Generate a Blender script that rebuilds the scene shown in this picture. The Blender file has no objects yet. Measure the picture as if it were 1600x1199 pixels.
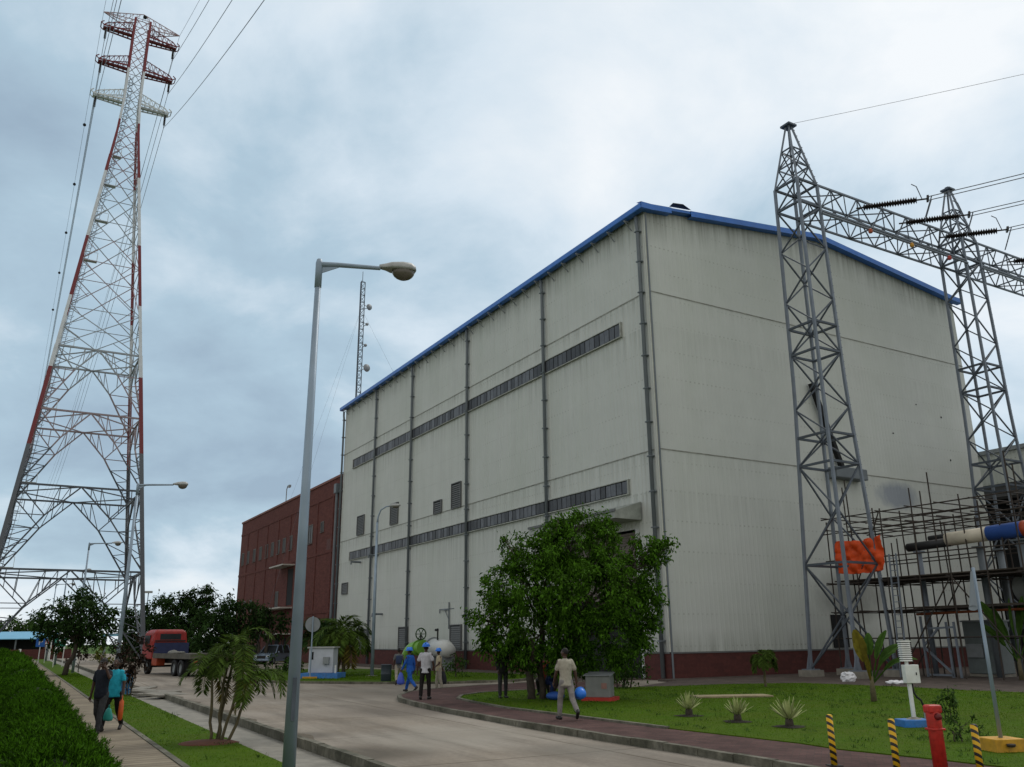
import bpy, bmesh, math, random
import numpy as np
from mathutils import Vector, Matrix, Quaternion
random.seed(7); RNG = np.random.default_rng(7)
R = math.radians; PI = math.pi
S = bpy.context.scene
COL = S.collection

# ------------------------------------------------------------------ camera
EYE = Vector((0, 0, 2.1)); FOC = 1325.355; PITCH = 0.2928334; ROLL = -0.0104378
fw = Vector((0, math.cos(PITCH), math.sin(PITCH))); u0 = Vector((0, -math.sin(PITCH), math.cos(PITCH))); r0 = Vector((1, 0, 0))
rt = r0*math.cos(ROLL) + u0*math.sin(ROLL); up = -r0*math.sin(ROLL) + u0*math.cos(ROLL)
cam = bpy.data.cameras.new('camera'); camo = bpy.data.objects.new('camera', cam); COL.objects.link(camo)
cam.sensor_width = 36; cam.lens = FOC/1600*36; cam.clip_start = .1; cam.clip_end = 6000
mm = Matrix((rt, up, -fw)).transposed().to_4x4(); mm.translation = EYE
camo.matrix_world = mm; S.camera = camo

# survey helpers: where a sight line of the photograph meets the ground or a given height
def ray(px, py):
    return (fw*FOC + rt*(px-800) - up*(py-599.5)).normalized()
def G(px, py, z=0.0):
    d = ray(px, py); return EYE + d*((z-EYE.z)/d.z)
def proj(q):
    q = Vector(q)-EYE; z = q.dot(fw); return (800+FOC*q.dot(rt)/z, 599.5-FOC*q.dot(up)/z)
def height(x, y, py):
    lo, hi = -5, 200
    for _ in range(50):
        m = (lo+hi)/2
        if proj((x, y, m))[1] > py: lo = m
        else: hi = m
    return lo
YAW = R(30.41)
DS = Vector((math.cos(YAW), math.sin(YAW), 0)); DL = Vector((-math.sin(YAW), math.cos(YAW), 0))
CORNER = Vector((7.998, 45.616, 0))
def B(s, n, z=0): return CORNER + DS*s + DL*n + Vector((0, 0, z))

# ------------------------------------------------------------------ world and sun
W = bpy.data.worlds.new("World"); S.world = W; W.use_nodes = True
nt = W.node_tree; nt.nodes.clear()
def wn(t, **k):
    n = nt.nodes.new(t)
    for a, b in k.items(): setattr(n, a, b)
    return n
def wmath(op, a, b=None, c=None, clamp=False):
    n = wn('ShaderNodeMath', operation=op, use_clamp=clamp)
    for i, v in enumerate((a, b, c)):
        if v is None: continue
        if isinstance(v, (int, float)): n.inputs[i].default_value = v
        else: nt.links.new(v, n.inputs[i])
    return n.outputs[0]
SUN_EL, SUN_AZ = R(52), R(38)          # behind thin cloud, ahead and to the right
tc = wn('ShaderNodeTexCoord'); sep = wn('ShaderNodeSeparateXYZ'); nt.links.new(tc.outputs['Generated'], sep.inputs[0])
sky = wn('ShaderNodeTexSky', sky_type='NISHITA', sun_disc=False, sun_elevation=SUN_EL, sun_rotation=SUN_AZ)
zc = wmath('ADD', wmath('MAXIMUM', sep.outputs['Z'], 0.0), 0.34)
cx = wmath('DIVIDE', sep.outputs['X'], zc); cy = wmath('DIVIDE', sep.outputs['Y'], zc)
cmb = wn('ShaderNodeCombineXYZ'); nt.links.new(cx, cmb.inputs[0]); nt.links.new(cy, cmb.inputs[1])
def wnoise(scale, detail, rough, off, dist=0.0):
    mp = wn('ShaderNodeMapping'); mp.inputs['Location'].default_value = off
    nt.links.new(cmb.outputs[0], mp.inputs[0])
    n = wn('ShaderNodeTexNoise'); n.inputs['Scale'].default_value = scale; n.inputs['Detail'].default_value = detail
    n.inputs['Roughness'].default_value = rough; n.inputs['Distortion'].default_value = dist
    nt.links.new(mp.outputs[0], n.inputs['Vector']); return n.outputs['Fac']
big = wnoise(1.0, 3.5, .5, (3.1, 1.7, 0), .3); mid = wnoise(2.4, 8, .58, (7.3, 2.2, 0), .25)
sund = (math.sin(SUN_AZ)*math.cos(SUN_EL), math.cos(SUN_AZ)*math.cos(SUN_EL), math.sin(SUN_EL))
dp = wn('ShaderNodeVectorMath', operation='DOT_PRODUCT'); nrm = wn('ShaderNodeVectorMath', operation='NORMALIZE')
nt.links.new(tc.outputs['Generated'], nrm.inputs[0]); nt.links.new(nrm.outputs[0], dp.inputs[0]); dp.inputs[1].default_value = sund
glow = wmath('POWER', wmath('MAXIMUM', dp.outputs['Value'], 0.0), 5.0)
low = wmath('POWER', wmath('SUBTRACT', 1.0, wmath('MAXIMUM', sep.outputs['Z'], 0.0)), 3.0)     # brighter cloud low over the horizon
f = wmath('ADD', wmath('MULTIPLY', big, 0.62), wmath('MULTIPLY', mid, 0.38))
f = wmath('ADD', wmath('ADD', wmath('MULTIPLY', wmath('SUBTRACT', f, 0.5), 3.8), 0.27), wmath('MULTIPLY', low, 0.58))
f = wmath('ADD', f, wmath('MULTIPLY', glow, 0.62), clamp=True)
cr = wn('ShaderNodeValToRGB'); nt.links.new(f, cr.inputs[0])
el = cr.color_ramp.elements; el[0].position = 0.0; el[0].color = (.345, .460, .575, 1); el[1].position = 1.0; el[1].color = (.93, .97, 1.0, 1)
e = el.new(.35); e.color = (.450, .600, .715, 1)
e = el.new(.62); e.color = (.690, .800, .890, 1)
cl = wn('ShaderNodeVectorMath', operation='SCALE'); nt.links.new(cr.outputs[0], cl.inputs[0]); cl.inputs['Scale'].default_value = 10.0
mx = wn('ShaderNodeMix', data_type='RGBA'); mx.inputs[0].default_value = 0.94
nt.links.new(sky.outputs[0], mx.inputs[6])
# unseen cloud added overhead and behind the viewer, whitened to cut blue light
ov1 = wn('ShaderNodeMapRange', interpolation_type='SMOOTHSTEP'); ov1.inputs[1].default_value = .62; ov1.inputs[2].default_value = .9; nt.links.new(sep.outputs['Z'], ov1.inputs[0])
ov2 = wn('ShaderNodeMapRange', interpolation_type='SMOOTHSTEP'); ov2.inputs[1].default_value = .15; ov2.inputs[2].default_value = -.35; nt.links.new(sep.outputs['Y'], ov2.inputs[0])
mo = wn('ShaderNodeMix', data_type='RGBA'); nt.links.new(wmath('MAXIMUM', ov1.outputs[0], ov2.outputs[0]), mo.inputs[0]); nt.links.new(cl.outputs[0], mo.inputs[6]); mo.inputs[7].default_value = (8.3, 8.25, 8.05, 1)
nt.links.new(mo.outputs[2], mx.inputs[7])
bg = wn('ShaderNodeBackground'); bg.inputs['Strength'].default_value = 0.1
nt.links.new(mx.outputs[2], bg.inputs[0]); wo = wn('ShaderNodeOutputWorld'); nt.links.new(bg.outputs[0], wo.inputs[0])
sl = bpy.data.lights.new('sun', 'SUN'); sl.energy = 1.2; sl.angle = R(25); sl.color = (1, .96, .9)
slo = bpy.data.objects.new('sun', sl); COL.objects.link(slo)
slo.rotation_mode = 'QUATERNION'; slo.rotation_quaternion = Vector(sund).to_track_quat('Z', 'Y')
S.view_settings.view_transform = 'Standard'; S.view_settings.look = 'None'; S.view_settings.gamma = 1; S.view_settings.exposure = 0

# ------------------------------------------------------------------ materials
def M(name, col, rough=.65, metal=0., var=.18, scale=3., col2=None, amt=.5, scale2=.6, bump=0., bscale=20., island=0., coord='pos', stretch=(1, 1, 1), transl=0., spec=.35):
    m = bpy.data.materials.new(name); m.use_nodes = True; t = m.node_tree; b = t.nodes['Principled BSDF']
    N = lambda ty: t.nodes.new(ty); L = t.links.new
    b.inputs['Roughness'].default_value = rough; b.inputs['Metallic'].default_value = metal; b.inputs['Specular IOR Level'].default_value = spec
    if coord == 'pos': src = N('ShaderNodeNewGeometry').outputs['Position']
    else: src = N('ShaderNodeTexCoord').outputs['Object']
    mp = N('ShaderNodeMapping'); mp.inputs['Scale'].default_value = stretch; L(src, mp.inputs[0]); src = mp.outputs[0]
    def noise(sc, det=5, r=.6):
        n = N('ShaderNodeTexNoise'); n.inputs['Scale'].default_value = sc; n.inputs['Detail'].default_value = det; n.inputs['Roughness'].default_value = r
        L(src, n.inputs['Vector']); return n.outputs['Fac']
    c = None
    rgb = N('ShaderNodeRGB'); rgb.outputs[0].default_value = (*col, 1); c = rgb.outputs[0]
    if col2:
        rp = N('ShaderNodeMapRange'); rp.inputs[1].default_value = .5-.16; rp.inputs[2].default_value = .5+.16; rp.inputs[4].default_value = amt; L(noise(scale2, 6, .62), rp.inputs[0])
        x = N('ShaderNodeMix'); x.data_type = 'RGBA'; L(rp.outputs[0], x.inputs[0]); L(c, x.inputs[6]); x.inputs[7].default_value = (*col2, 1); c = x.outputs[2]
    def mulv(c, fac, a):
        rp = N('ShaderNodeMapRange'); rp.inputs[1].default_value = .25 if fac is not None else 0; rp.inputs[2].default_value = .75; rp.inputs[3].default_value = 1-a; rp.inputs[4].default_value = 1+a
        L(fac, rp.inputs[0]); x = N('ShaderNodeVectorMath'); x.operation = 'SCALE'; L(c, x.inputs[0]); L(rp.outputs[0], x.inputs['Scale']); return x.outputs[0]
    if var: c = mulv(c, noise(scale), var)
    if island: c = mulv(c, N('ShaderNodeNewGeometry').outputs['Random Per Island'], island)
    m['_c'] = 1
    if bump:
        bn = N('ShaderNodeBump'); bn.inputs['Strength'].default_value = bump; bn.inputs['Distance'].default_value = .02; L(noise(bscale), bn.inputs['Height']); L(bn.outputs[0], b.inputs['Normal'])
    L(c, b.inputs['Base Color'])
    if transl:
        tr = N('ShaderNodeBsdfTranslucent'); L(c, tr.inputs['Color']); ms = N('ShaderNodeMixShader'); ms.inputs[0].default_value = transl
        L(b.outputs[0], ms.inputs[1]); L(tr.outputs[0], ms.inputs[2]); L(ms.outputs[0], t.nodes['Material Output'].inputs[0])
    return m
def nodes(m): 
    t = m.node_tree; b = t.nodes['Principled BSDF']; return t, b, t.nodes.new, t.links.new

# ------------------------------------------------------------------ mesh helpers
class MB:
    def __init__(s): s.v = []; s.f = []
    def add(s, vs, fs):
        o = len(s.v); s.v += [tuple(v) for v in vs]; s.f += [tuple(i+o for i in f) for f in fs]; return s
    def box(s, x0, x1, y0, y1, z0, z1):
        return s.add([(x0,y0,z0),(x1,y0,z0),(x1,y1,z0),(x0,y1,z0),(x0,y0,z1),(x1,y0,z1),(x1,y1,z1),(x0,y1,z1)],
                     [(0,3,2,1),(4,5,6,7),(0,1,5,4),(1,2,6,5),(2,3,7,6),(3,0,4,7)])
    def bar(s, p, q, w, h=None, upv=(0,0,1)):
        p = Vector(p); q = Vector(q); d = (q-p)
        if d.length < 1e-6: return s
        d.normalize(); u = Vector(upv)
        if abs(d.dot(u)) > .98: u = Vector((1,0,0))
        a = d.cross(u).normalized(); b = a.cross(d); a *= w/2; b *= (h or w)/2
        return s.add([p-a-b,p+a-b,p+a+b,p-a+b,q-a-b,q+a-b,q+a+b,q-a+b],[(0,3,2,1),(4,5,6,7),(0,1,5,4),(1,2,6,5),(2,3,7,6),(3,0,4,7)])
    def tube(s, pts, rad, n=8, cap=True, flat=1.0):
        pts = [Vector(p) for p in pts]; rad = rad if isinstance(rad, (list, tuple)) else [rad]*len(pts)
        t0 = (pts[1]-pts[0]).normalized(); u = Vector((0,0,1)) if abs(t0.z) < .9 else Vector((0,1,0))
        a = t0.cross(u).normalized(); o = len(s.v)
        for i, p in enumerate(pts):
            t = (pts[min(i+1,len(pts)-1)]-pts[max(i-1,0)]).normalized()
            a = (a - t*a.dot(t)).normalized(); b = t.cross(a)
            for k in range(n):
                th = 2*PI*k/n; s.v.append(tuple(p + a*math.cos(th)*rad[i] + b*math.sin(th)*rad[i]*flat))
        for i in range(len(pts)-1):
            for k in range(n):
                k2 = (k+1) % n; s.f.append((o+i*n+k, o+i*n+k2, o+(i+1)*n+k2, o+(i+1)*n+k))
        if cap:
            s.f.append(tuple(o+k for k in range(n))[::-1]); s.f.append(tuple(o+(len(pts)-1)*n+k for k in range(n)))
        return s
    def lathe(s, prof, c=(0,0,0), n=16, sx=1, sy=1, cap=True):
        o = len(s.v)
        for r, z in prof:
            for k in range(n):
                th = 2*PI*k/n; s.v.append((c[0]+r*sx*math.cos(th), c[1]+r*sy*math.sin(th), c[2]+z))
        for i in range(len(prof)-1):
            for k in range(n):
                k2 = (k+1) % n; s.f.append((o+i*n+k, o+i*n+k2, o+(i+1)*n+k2, o+(i+1)*n+k))
        if cap:
            s.f.append(tuple(o+k for k in range(n))[::-1]); s.f.append(tuple(o+(len(prof)-1)*n+k for k in range(n)))
        return s
    def ell(s, c, rx, ry, rz, n=12, m=7):
        o = len(s.v)
        for i in range(m+1):
            ph = -PI/2 + PI*i/m; cz = math.sin(ph); r = max(math.cos(ph), .03)
            for k in range(n):
                th = 2*PI*k/n; s.v.append((c[0]+rx*r*math.cos(th), c[1]+ry*r*math.sin(th), c[2]+rz*cz))
        for i in range(m):
            for k in range(n):
                k2 = (k+1) % n; s.f.append((o+i*n+k, o+i*n+k2, o+(i+1)*n+k2, o+(i+1)*n+k))
        s.f.append(tuple(o+k for k in range(n))[::-1]); s.f.append(tuple(o+m*n+k for k in range(n))); return s
    def capsule(s, p, q, r0, r1, n=10):
        p = Vector(p); q = Vector(q); d = (q-p).normalized(); P = []; Rr = []
        for i in range(4):
            a = PI/2*i/3.0; P.append(p - d*r0*math.cos(a)); Rr.append(max(r0*math.sin(a), r0*.1))
        for i in range(4):
            a = PI/2*(3-i)/3.0; P.append(q + d*r1*math.cos(a)); Rr.append(max(r1*math.sin(a), r1*.1))
        return s.tube(P, Rr, n)
    _ell = ell
    def slab(s, pts, z0, z1):      # polygon in plan, extruded
        n = len(pts); A = sum(pts[i][0]*pts[(i+1)%n][1]-pts[(i+1)%n][0]*pts[i][1] for i in range(n))
        if A < 0: pts = pts[::-1]
        return s.add([(p[0],p[1],z1) for p in pts]+[(p[0],p[1],z0) for p in pts], [tuple(range(n))]+[(i,i+n,(i+1)%n+n,(i+1)%n) for i in range(n)])
    def quad(s, a, b, c, d): return s.add([a,b,c,d], [(0,1,2,3)])
    def build(s, name, mat=None, parent=None, smooth=False, bevel=0):
        me = bpy.data.meshes.new(name); me.from_pydata(s.v, [], s.f); me.update()
        if smooth: me.shade_smooth()
        o = bpy.data.objects.new(name, me); COL.objects.link(o)
        if mat: me.materials.append(mat)
        if parent: o.parent = parent
        if bevel:
            b = o.modifiers.new('bevel', 'BEVEL'); b.width = bevel; b.segments = 2; b.limit_method = 'ANGLE'
        return o
def build_each(mb, name, mat, parent=None, **k):
    par = list(range(len(mb.v)))
    def fd(i):
        while par[i] != i: par[i] = par[par[i]]; i = par[i]
        return i
    for f in mb.f:
        for j in f[1:]: par[fd(j)] = fd(f[0])
    groups = {}
    for f in mb.f: groups.setdefault(fd(f[0]), []).append(f)
    out = []
    for fs in groups.values():
        ix = sorted({i for f in fs for i in f}); mp = {a: b for b, a in enumerate(ix)}; q = MB()
        q.v = [mb.v[i] for i in ix]; q.f = [tuple(mp[i] for i in f) for f in fs]; out.append(q.build(name, mat, parent, **k))
    return out
def tag(o, label=None, cat=None, group=None, kind=None):
    if label: o['label'] = label
    if cat: o['category'] = cat
    if group: o['group'] = group
    if kind: o['kind'] = kind
    return o
def thing(name, label, cat, loc=(0,0,0), rz=0, group=None):
    o = bpy.data.objects.new(name, None); COL.objects.link(o); o.location = loc; o.rotation_euler = (0, 0, rz); o.empty_display_size = .2
    return tag(o, label, cat, group)
def struct(name, mb, mat): return tag(mb.build(name, mat), kind='structure')
def dup(root, loc, rz, label, scale=1):
    def cp(o, par):
        c = o.copy(); COL.objects.link(c)
        if par: c.parent = par
        for ch in [x for x in o.children]: cp(ch, c)
        return c
    c = cp(root, None); c.location = loc; c.rotation_euler = (0, 0, rz); c.scale = (scale,)*3; c['label'] = label; return c
def cards(name, P, D, Nn, ln, wd, mat, parent=None, bend=.25, tri=False):
    """many leaf faces: position, direction, face normal, length, width (numpy arrays)"""
    P = np.asarray(P, float); n = len(P)
    D = D/np.linalg.norm(D, axis=1, keepdims=True); Sd = np.cross(D, Nn); Sd /= np.linalg.norm(Sd, axis=1, keepdims=True)+1e-9
    Up = np.cross(Sd, D); ln = np.broadcast_to(ln, (n,))[:, None]; wd = np.broadcast_to(wd, (n,))[:, None]
    if tri:
        V = np.stack([P-Sd*wd/2, P+Sd*wd/2, P+D*ln], 1).reshape(-1, 3); k = 3
    else:
        m = P + D*ln*.45 + Up*ln*bend*.5
        V = np.stack([P, m+Sd*wd/2, P+D*ln-Up*ln*bend*.3, m-Sd*wd/2], 1).reshape(-1, 3); k = 4
    me = bpy.data.meshes.new(name); me.vertices.add(n*k); me.vertices.foreach_set('co', V.astype('f').ravel())
    me.loops.add(n*k); me.loops.foreach_set('vertex_index', np.arange(n*k, dtype='i'))
    me.polygons.add(n); me.polygons.foreach_set('loop_start', np.arange(0, n*k, k, dtype='i')); me.polygons.foreach_set('loop_total', np.full(n, k, 'i'))
    me.update(calc_edges=True); me.materials.append(mat)
    o = bpy.data.objects.new(name, me); COL.objects.link(o)
    if parent: o.parent = parent
    return o
def unit(n): 
    v = RNG.normal(size=(n, 3)); return v/np.linalg.norm(v, axis=1, keepdims=True)

# ------------------------------------------------------------------ palette
m_galv = M('galvanised steel', (.155,.18,.215), .5, .25, .2, 1.5)
m_galvd = M('weathered galvanised steel', (.075,.09,.11), .55, .25, .3, 1.2)
m_lamp = M('lamp pole zinc', (.27,.34,.41), .45, .3, .22, 2.5, col2=(.17,.22,.28), scale2=5)
m_pipe = M('grey downpipe', (.13,.15,.165), .55, .1, .15, 1)
m_black = M('black rubber', (.012,.012,.013), .7, 0, .2, 5)
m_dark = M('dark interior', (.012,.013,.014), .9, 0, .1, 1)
m_white = M('white paint', (.70,.72,.71), .5, 0, .1, 7, col2=(.48,.48,.42), amt=.4, scale2=5)
m_blue = M('blue roof sheet', (.04,.155,.50), .4, 0, .15, 1.2)
m_red = M('red paint', (.46,.022,.014), .45, 0, .3, 14, col2=(.20,.03,.02), amt=.5, scale2=6)
m_yellow = M('yellow paint', (.55,.29,.015), .6, 0, .25, 9, col2=(.27,.17,.05), amt=.5, scale2=4)
m_bluep = M('blue paint', (.025,.17,.50), .55, 0, .25, 9, col2=(.10,.16,.25), amt=.5, scale2=4)
m_greyp = M('grey paint', (.21,.23,.24), .5, 0, .15, 3)
m_conc = M('concrete', (.24,.225,.19), .85, 0, .25, 3, col2=(.13,.125,.105), scale2=1.2, bump=.3)
m_kerb = M('kerb concrete', (.17,.16,.125), .9, 0, .4, 7, col2=(.035,.036,.02), amt=.85, scale2=1.1, bump=.5)
m_brickp = M('brick plinth', (.085,.024,.02), .8, 0, .2, 6, bump=.2)
m_bark = M('bark', (.055,.045,.034), .9, 0, .35, 9, bump=.6, bscale=14)
m_palmt = M('palm stem', (.10,.085,.045), .8, 0, .35, 12)
m_rust = M('rusty scaffold tube', (.045,.036,.030), .75, .3, .4, 3)
m_plank = M('scaffold planks', (.045,.035,.026), .9, 0, .4, 4)
m_wire = M('aluminium conductor', (.10,.115,.13), .5, .5, 0)
m_porc = M('brown porcelain', (.022,.018,.017), .3, 0, .1, 3)

# ------------------------------------------------------------------ ground
m_field = M('rough grass field', (.045,.095,.012), .9, 0, .3, .6, col2=(.065,.09,.02), scale2=.15, spec=.08)
m_lawn = M('lawn turf', (.047,.098,.003), .9, 0, .22, 5, col2=(.064,.086,.006), amt=.6, scale2=.55, bump=.5, bscale=50, spec=.08)
m_road = M('concrete road', (.285,.255,.215), .85, 0, .14, 9, col2=(.20,.168,.132), amt=.85, scale2=.22, bump=.15, bscale=30, spec=.08)
def road_marks(m):      # worn tyre bands, damp stains and slab joints
    t, b, N, L = nodes(m); src = b.inputs['Base Color'].links[0].from_socket
    geo = N('ShaderNodeNewGeometry'); mp = N('ShaderNodeMapping'); mp.inputs['Rotation'].default_value = (0, 0, R(-28)); L(geo.outputs['Position'], mp.inputs[0])
    mp2 = N('ShaderNodeMapping'); mp2.inputs['Scale'].default_value = (.9, .12, 1); L(mp.outputs[0], mp2.inputs[0])
    n = N('ShaderNodeTexNoise'); n.inputs['Scale'].default_value = 1.0; n.inputs['Detail'].default_value = 7; n.inputs['Roughness'].default_value = .65; L(mp2.outputs[0], n.inputs['Vector'])
    r = N('ShaderNodeMapRange'); r.inputs[1].default_value = .40; r.inputs[2].default_value = .72; r.inputs[3].default_value = 1.1; r.inputs[4].default_value = .60; L(n.outputs['Fac'], r.inputs[0])
    x = N('ShaderNodeVectorMath'); x.operation = 'SCALE'; L(src, x.inputs[0]); L(r.outputs[0], x.inputs['Scale'])
    # slab joints
    br = N('ShaderNodeTexBrick'); br.offset = 0; br.inputs['Scale'].default_value = 1; br.inputs['Brick Width'].default_value = 5; br.inputs['Row Height'].default_value = 5
    br.inputs['Mortar Size'].default_value = .028; br.inputs['Mortar Smooth'].default_value = .4; br.inputs['Color1'].default_value = (1,1,1,1); br.inputs['Color2'].default_value = (.94,.94,.95,1); br.inputs['Mortar'].default_value = (.45,.43,.38,1)
    L(mp.outputs[0], br.inputs['Vector']); mu = N('ShaderNodeMix'); mu.data_type = 'RGBA'; mu.blend_type = 'MULTIPLY'; mu.inputs[0].default_value = 1; L(x.outputs[0], mu.inputs[6]); L(br.outputs[0], mu.inputs[7])
    last = mu.outputs[2]
    for (px, py, rx, col, am) in ((565, 1178, 1.4, (.09,.08,.065), .8), (480, 1150, .8, (.10,.09,.075), .6), (640, 1110, 2.2, (.16,.14,.12), .5), (640, 1080, 5, (.17,.155,.13), .45), (700, 1150, 2.5, (.31,.29,.25), .5), (900, 1172, 1.2, (.16,.15,.13), .5)):
        g = G(px, py); v = N('ShaderNodeVectorMath'); v.operation = 'DISTANCE'; L(geo.outputs['Position'], v.inputs[0]); v.inputs[1].default_value = g
        nn = N('ShaderNodeMath'); nn.operation = 'MULTIPLY_ADD'; L(n.outputs['Fac'], nn.inputs[0]); nn.inputs[1].default_value = rx*2.2; L(v.outputs['Value'], nn.inputs[2])
        q = N('ShaderNodeMapRange'); q.inputs[1].default_value = rx*1.6; q.inputs[2].default_value = rx*2.3; q.inputs[3].default_value = am; q.inputs[4].default_value = 0; L(nn.outputs[0], q.inputs[0])
        k = N('ShaderNodeMix'); k.data_type = 'RGBA'; L(q.outputs[0], k.inputs[0]); L(last, k.inputs[6]); k.inputs[7].default_value = (*col, 1); last = k.outputs[2]
    L(last, b.inputs['Base Color'])
road_marks(m_road)
def pavers(name, c1, c2, mort, bw, bh, rot, var=.2, bias=0.):
    m = M(name, c1, .85, 0, 0, spec=.1); t, b, N, L = nodes(m)
    geo = N('ShaderNodeNewGeometry'); mp = N('ShaderNodeMapping'); mp.inputs['Rotation'].default_value = (0, 0, rot); L(geo.outputs['Position'], mp.inputs[0])
    br = N('ShaderNodeTexBrick'); br.inputs['Scale'].default_value = 1; br.inputs['Brick Width'].default_value = bw; br.inputs['Row Height'].default_value = bh
    br.inputs['Mortar Size'].default_value = min(bw, bh)*.06; br.inputs['Mortar Smooth'].default_value = .3; br.inputs['Bias'].default_value = bias
    for k, c in (('Color1', c1), ('Color2', c2), ('Mortar', mort)): br.inputs[k].default_value = (*c, 1)
    L(mp.outputs[0], br.inputs['Vector'])
    n = N('ShaderNodeTexNoise'); n.inputs['Scale'].default_value = .9; n.inputs['Detail'].default_value = 8; n.inputs['Roughness'].default_value = .7; L(geo.outputs['Position'], n.inputs['Vector'])
    r = N('ShaderNodeMapRange'); r.inputs[1].default_value = .3; r.inputs[2].default_value = .7; r.inputs[3].default_value = 1-var; r.inputs[4].default_value = 1+var; L(n.outputs['Fac'], r.inputs[0])
    x = N('ShaderNodeVectorMath'); x.operation = 'SCALE'; L(br.outputs[0], x.inputs[0]); L(r.outputs[0], x.inputs['Scale']); L(x.outputs[0], b.inputs['Base Color'])
    bu = N('ShaderNodeBump'); bu.inputs['Strength'].default_value = .4; bu.inputs['Distance'].default_value = .01; bu.invert = True; L(br.outputs['Fac'], bu.inputs['Height']); L(bu.outputs[0], b.inputs['Normal'])
    return m
WALKANG = math.atan2(89.58-5.96-0, 0) if False else math.atan2(164.16-16.63, -89.58+5.96)
m_bpav = pavers('red brick paving', (.098,.055,.050), (.068,.040,.038), (.055,.045,.038), .24, .12, R(20), .38)
m_walk = pavers('cement footpath slabs', (.245,.21,.155), (.185,.155,.115), (.075,.062,.045), 40., .32, -WALKANG+R(90), .28)
m_apron = pavers('apron paving', (.10,.08,.068), (.075,.06,.053), (.06,.05,.045), .6, .3, -YAW, .3)

struct('ground', MB().slab([(-900,-60),(900,-60),(900,1800),(-900,1800)], -.6, -.16), m_field)
def gp(l, z=0): return [G(x, y, z).xy for x, y in l]
# road: left edge follows the kerb, right and back run to the buildings
kd = (G(257,1085).xy-G(600,1198).xy).normalized()
K = [G(600,1198).xy - kd*14, G(600,1198).xy, G(257,1085).xy, G(205,1069).xy, G(118,1039).xy, G(60,1022).xy]
rd = K + [Vector((-90, 190)), Vector((-60, 200)), G(215,1030).xy, B(-3,96).xy, B(-3,52).xy, B(-.1,52).xy, B(-.1,0).xy, B(60,-.1).xy, Vector((60,10)), Vector((10, 2))]
struct('road', MB().slab(rd, -.5, 0), m_road)
# left side: gutter, kerb, lawn strip, footpath
def ribbon(A, w0, w1, z0, z1):     # strip along a plan polyline, from offset w0 to w1 (left of travel positive)
    m = MB(); L_ = []; Rr = []
    for i, p in enumerate(A):
        d = (A[min(i+1,len(A)-1)]-A[max(i-1,0)]).normalized(); nrm_ = Vector((-d.y, d.x)); L_.append(p+nrm_*w1); Rr.append(p+nrm_*w0)
    for i in range(len(A)-1):
        a, b, c, d = Rr[i], Rr[i+1], L_[i+1], L_[i]
        m.add([(*a,z1),(*b,z1),(*c,z1),(*d,z1),(*a,z0),(*b,z0),(*c,z0),(*d,z0)], [(0,1,2,3),(0,4,5,1),(3,2,6,7)]+([(0,3,7,4)] if i == 0 else [])+([(1,5,6,2)] if i == len(A)-2 else []))
    return m
def kerbstones(A, w0, w1, z0, z1, ln=.95):
    A = dens(A, .12); m = MB(); acc = 0; cur = [A[0]]
    def emit(P):
        if len(P) < 2: return
        q = [p.copy() for p in P]; d0 = (q[1]-q[0]).normalized(); q[0] += d0*.008; d1 = (q[-1]-q[-2]).normalized(); q[-1] -= d1*.008; dz = random.uniform(-.012,.008); dw = random.uniform(-.008,.008); r = ribbon(q, w0+dw, w1+dw, z0, z1+dz); m.add(r.v, r.f)
    for a, b in zip(A, A[1:]):
        cur.append(b); acc += (b-a).length
        if acc >= ln: emit(cur); cur = [b]; acc = 0
    emit(cur); return m
def dens(A, step=1.2):
    out = []
    for i in range(len(A)-1):
        n = max(1, int((A[i+1]-A[i]).length/step))
        out += [A[i].lerp(A[i+1], k/n) for k in range(n)]
    return out+[A[-1]]
struct('kerb', kerbstones(K[:3], .0, .16, -.4, .07), m_kerb)
struct('kerb', ribbon(K[3:], .0, .16, -.4, .07), m_kerb)
struct('gutter', ribbon(K, .16, 1.25, -.4, -.13), m_conc)
wk = [G(290,1199,-.05).xy, G(46,1026,-.05).xy]; wd = (wk[1]-wk[0]).normalized(); wk = [wk[0]-wd*12]+wk
struct('footpath', ribbon(wk, 0.06, 2.0, -.4, -.05), m_walk)
struct('path edging', ribbon(wk, -.06, .06, -.4, -.03), m_kerb)
lawnL = [p for p in [wk[0]+Vector((.07,0)), wk[1]+Vector((.07,0)), wk[2]]] + [Vector((-88,176)), G(60,1022).xy]
kk = []
for i, p in enumerate(K):
    d = (K[min(i+1,len(K)-1)]-K[max(i-1,0)]).normalized(); kk.append(p+Vector((-d.y,d.x))*1.2)
lawnL = [Vector(p) for p in [wk[0], wk[1], wk[2]]] + kk[::-1]
struct('lawn', MB().slab(lawnL, -.5, -.075), m_lawn)
# paved island with its lawn
def smooth_poly(P, it=2):
    for _ in range(it):
        P = [q for i in range(len(P)) for q in (P[i].lerp(P[(i+1)%len(P)], .25), P[i].lerp(P[(i+1)%len(P)], .75))]
    return P
Z1 = .13
tipF = [(1250,1196),(1078,1168),(941,1148),(820,1129),(700,1108),(650,1098),(624,1091),(621,1086),(640,1080),(670,1076.5),(745,1071),(825,1066.5),(960,1064.5)]
tf = gp(tipF, Z1); e0 = (tf[0]-tf[1]).normalized()
isl_out = [tf[0]+e0*9] + tf
inner = [(1560,1199),(1469,1188.5),(1311,1172),(1250,1162.5),(1044,1139),(906,1121.5),(793,1107.5),(740,1098),(716,1092.5),(722,1087.5),(755,1083),(825,1079),(900,1076.5),(980,1074.5)]
inn = gp(inner, Z1); e1 = (inn[0]-inn[1]).normalized(); inn = [inn[0]+e1*6] + inn
back = gp([(980,1074.5),(1050,1073),(1130,1070),(1250,1068),(1400,1073.5),(1508,1079.5),(1600,1083)], Z1); e2 = (back[-1]-back[-2]).normalized()
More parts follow.
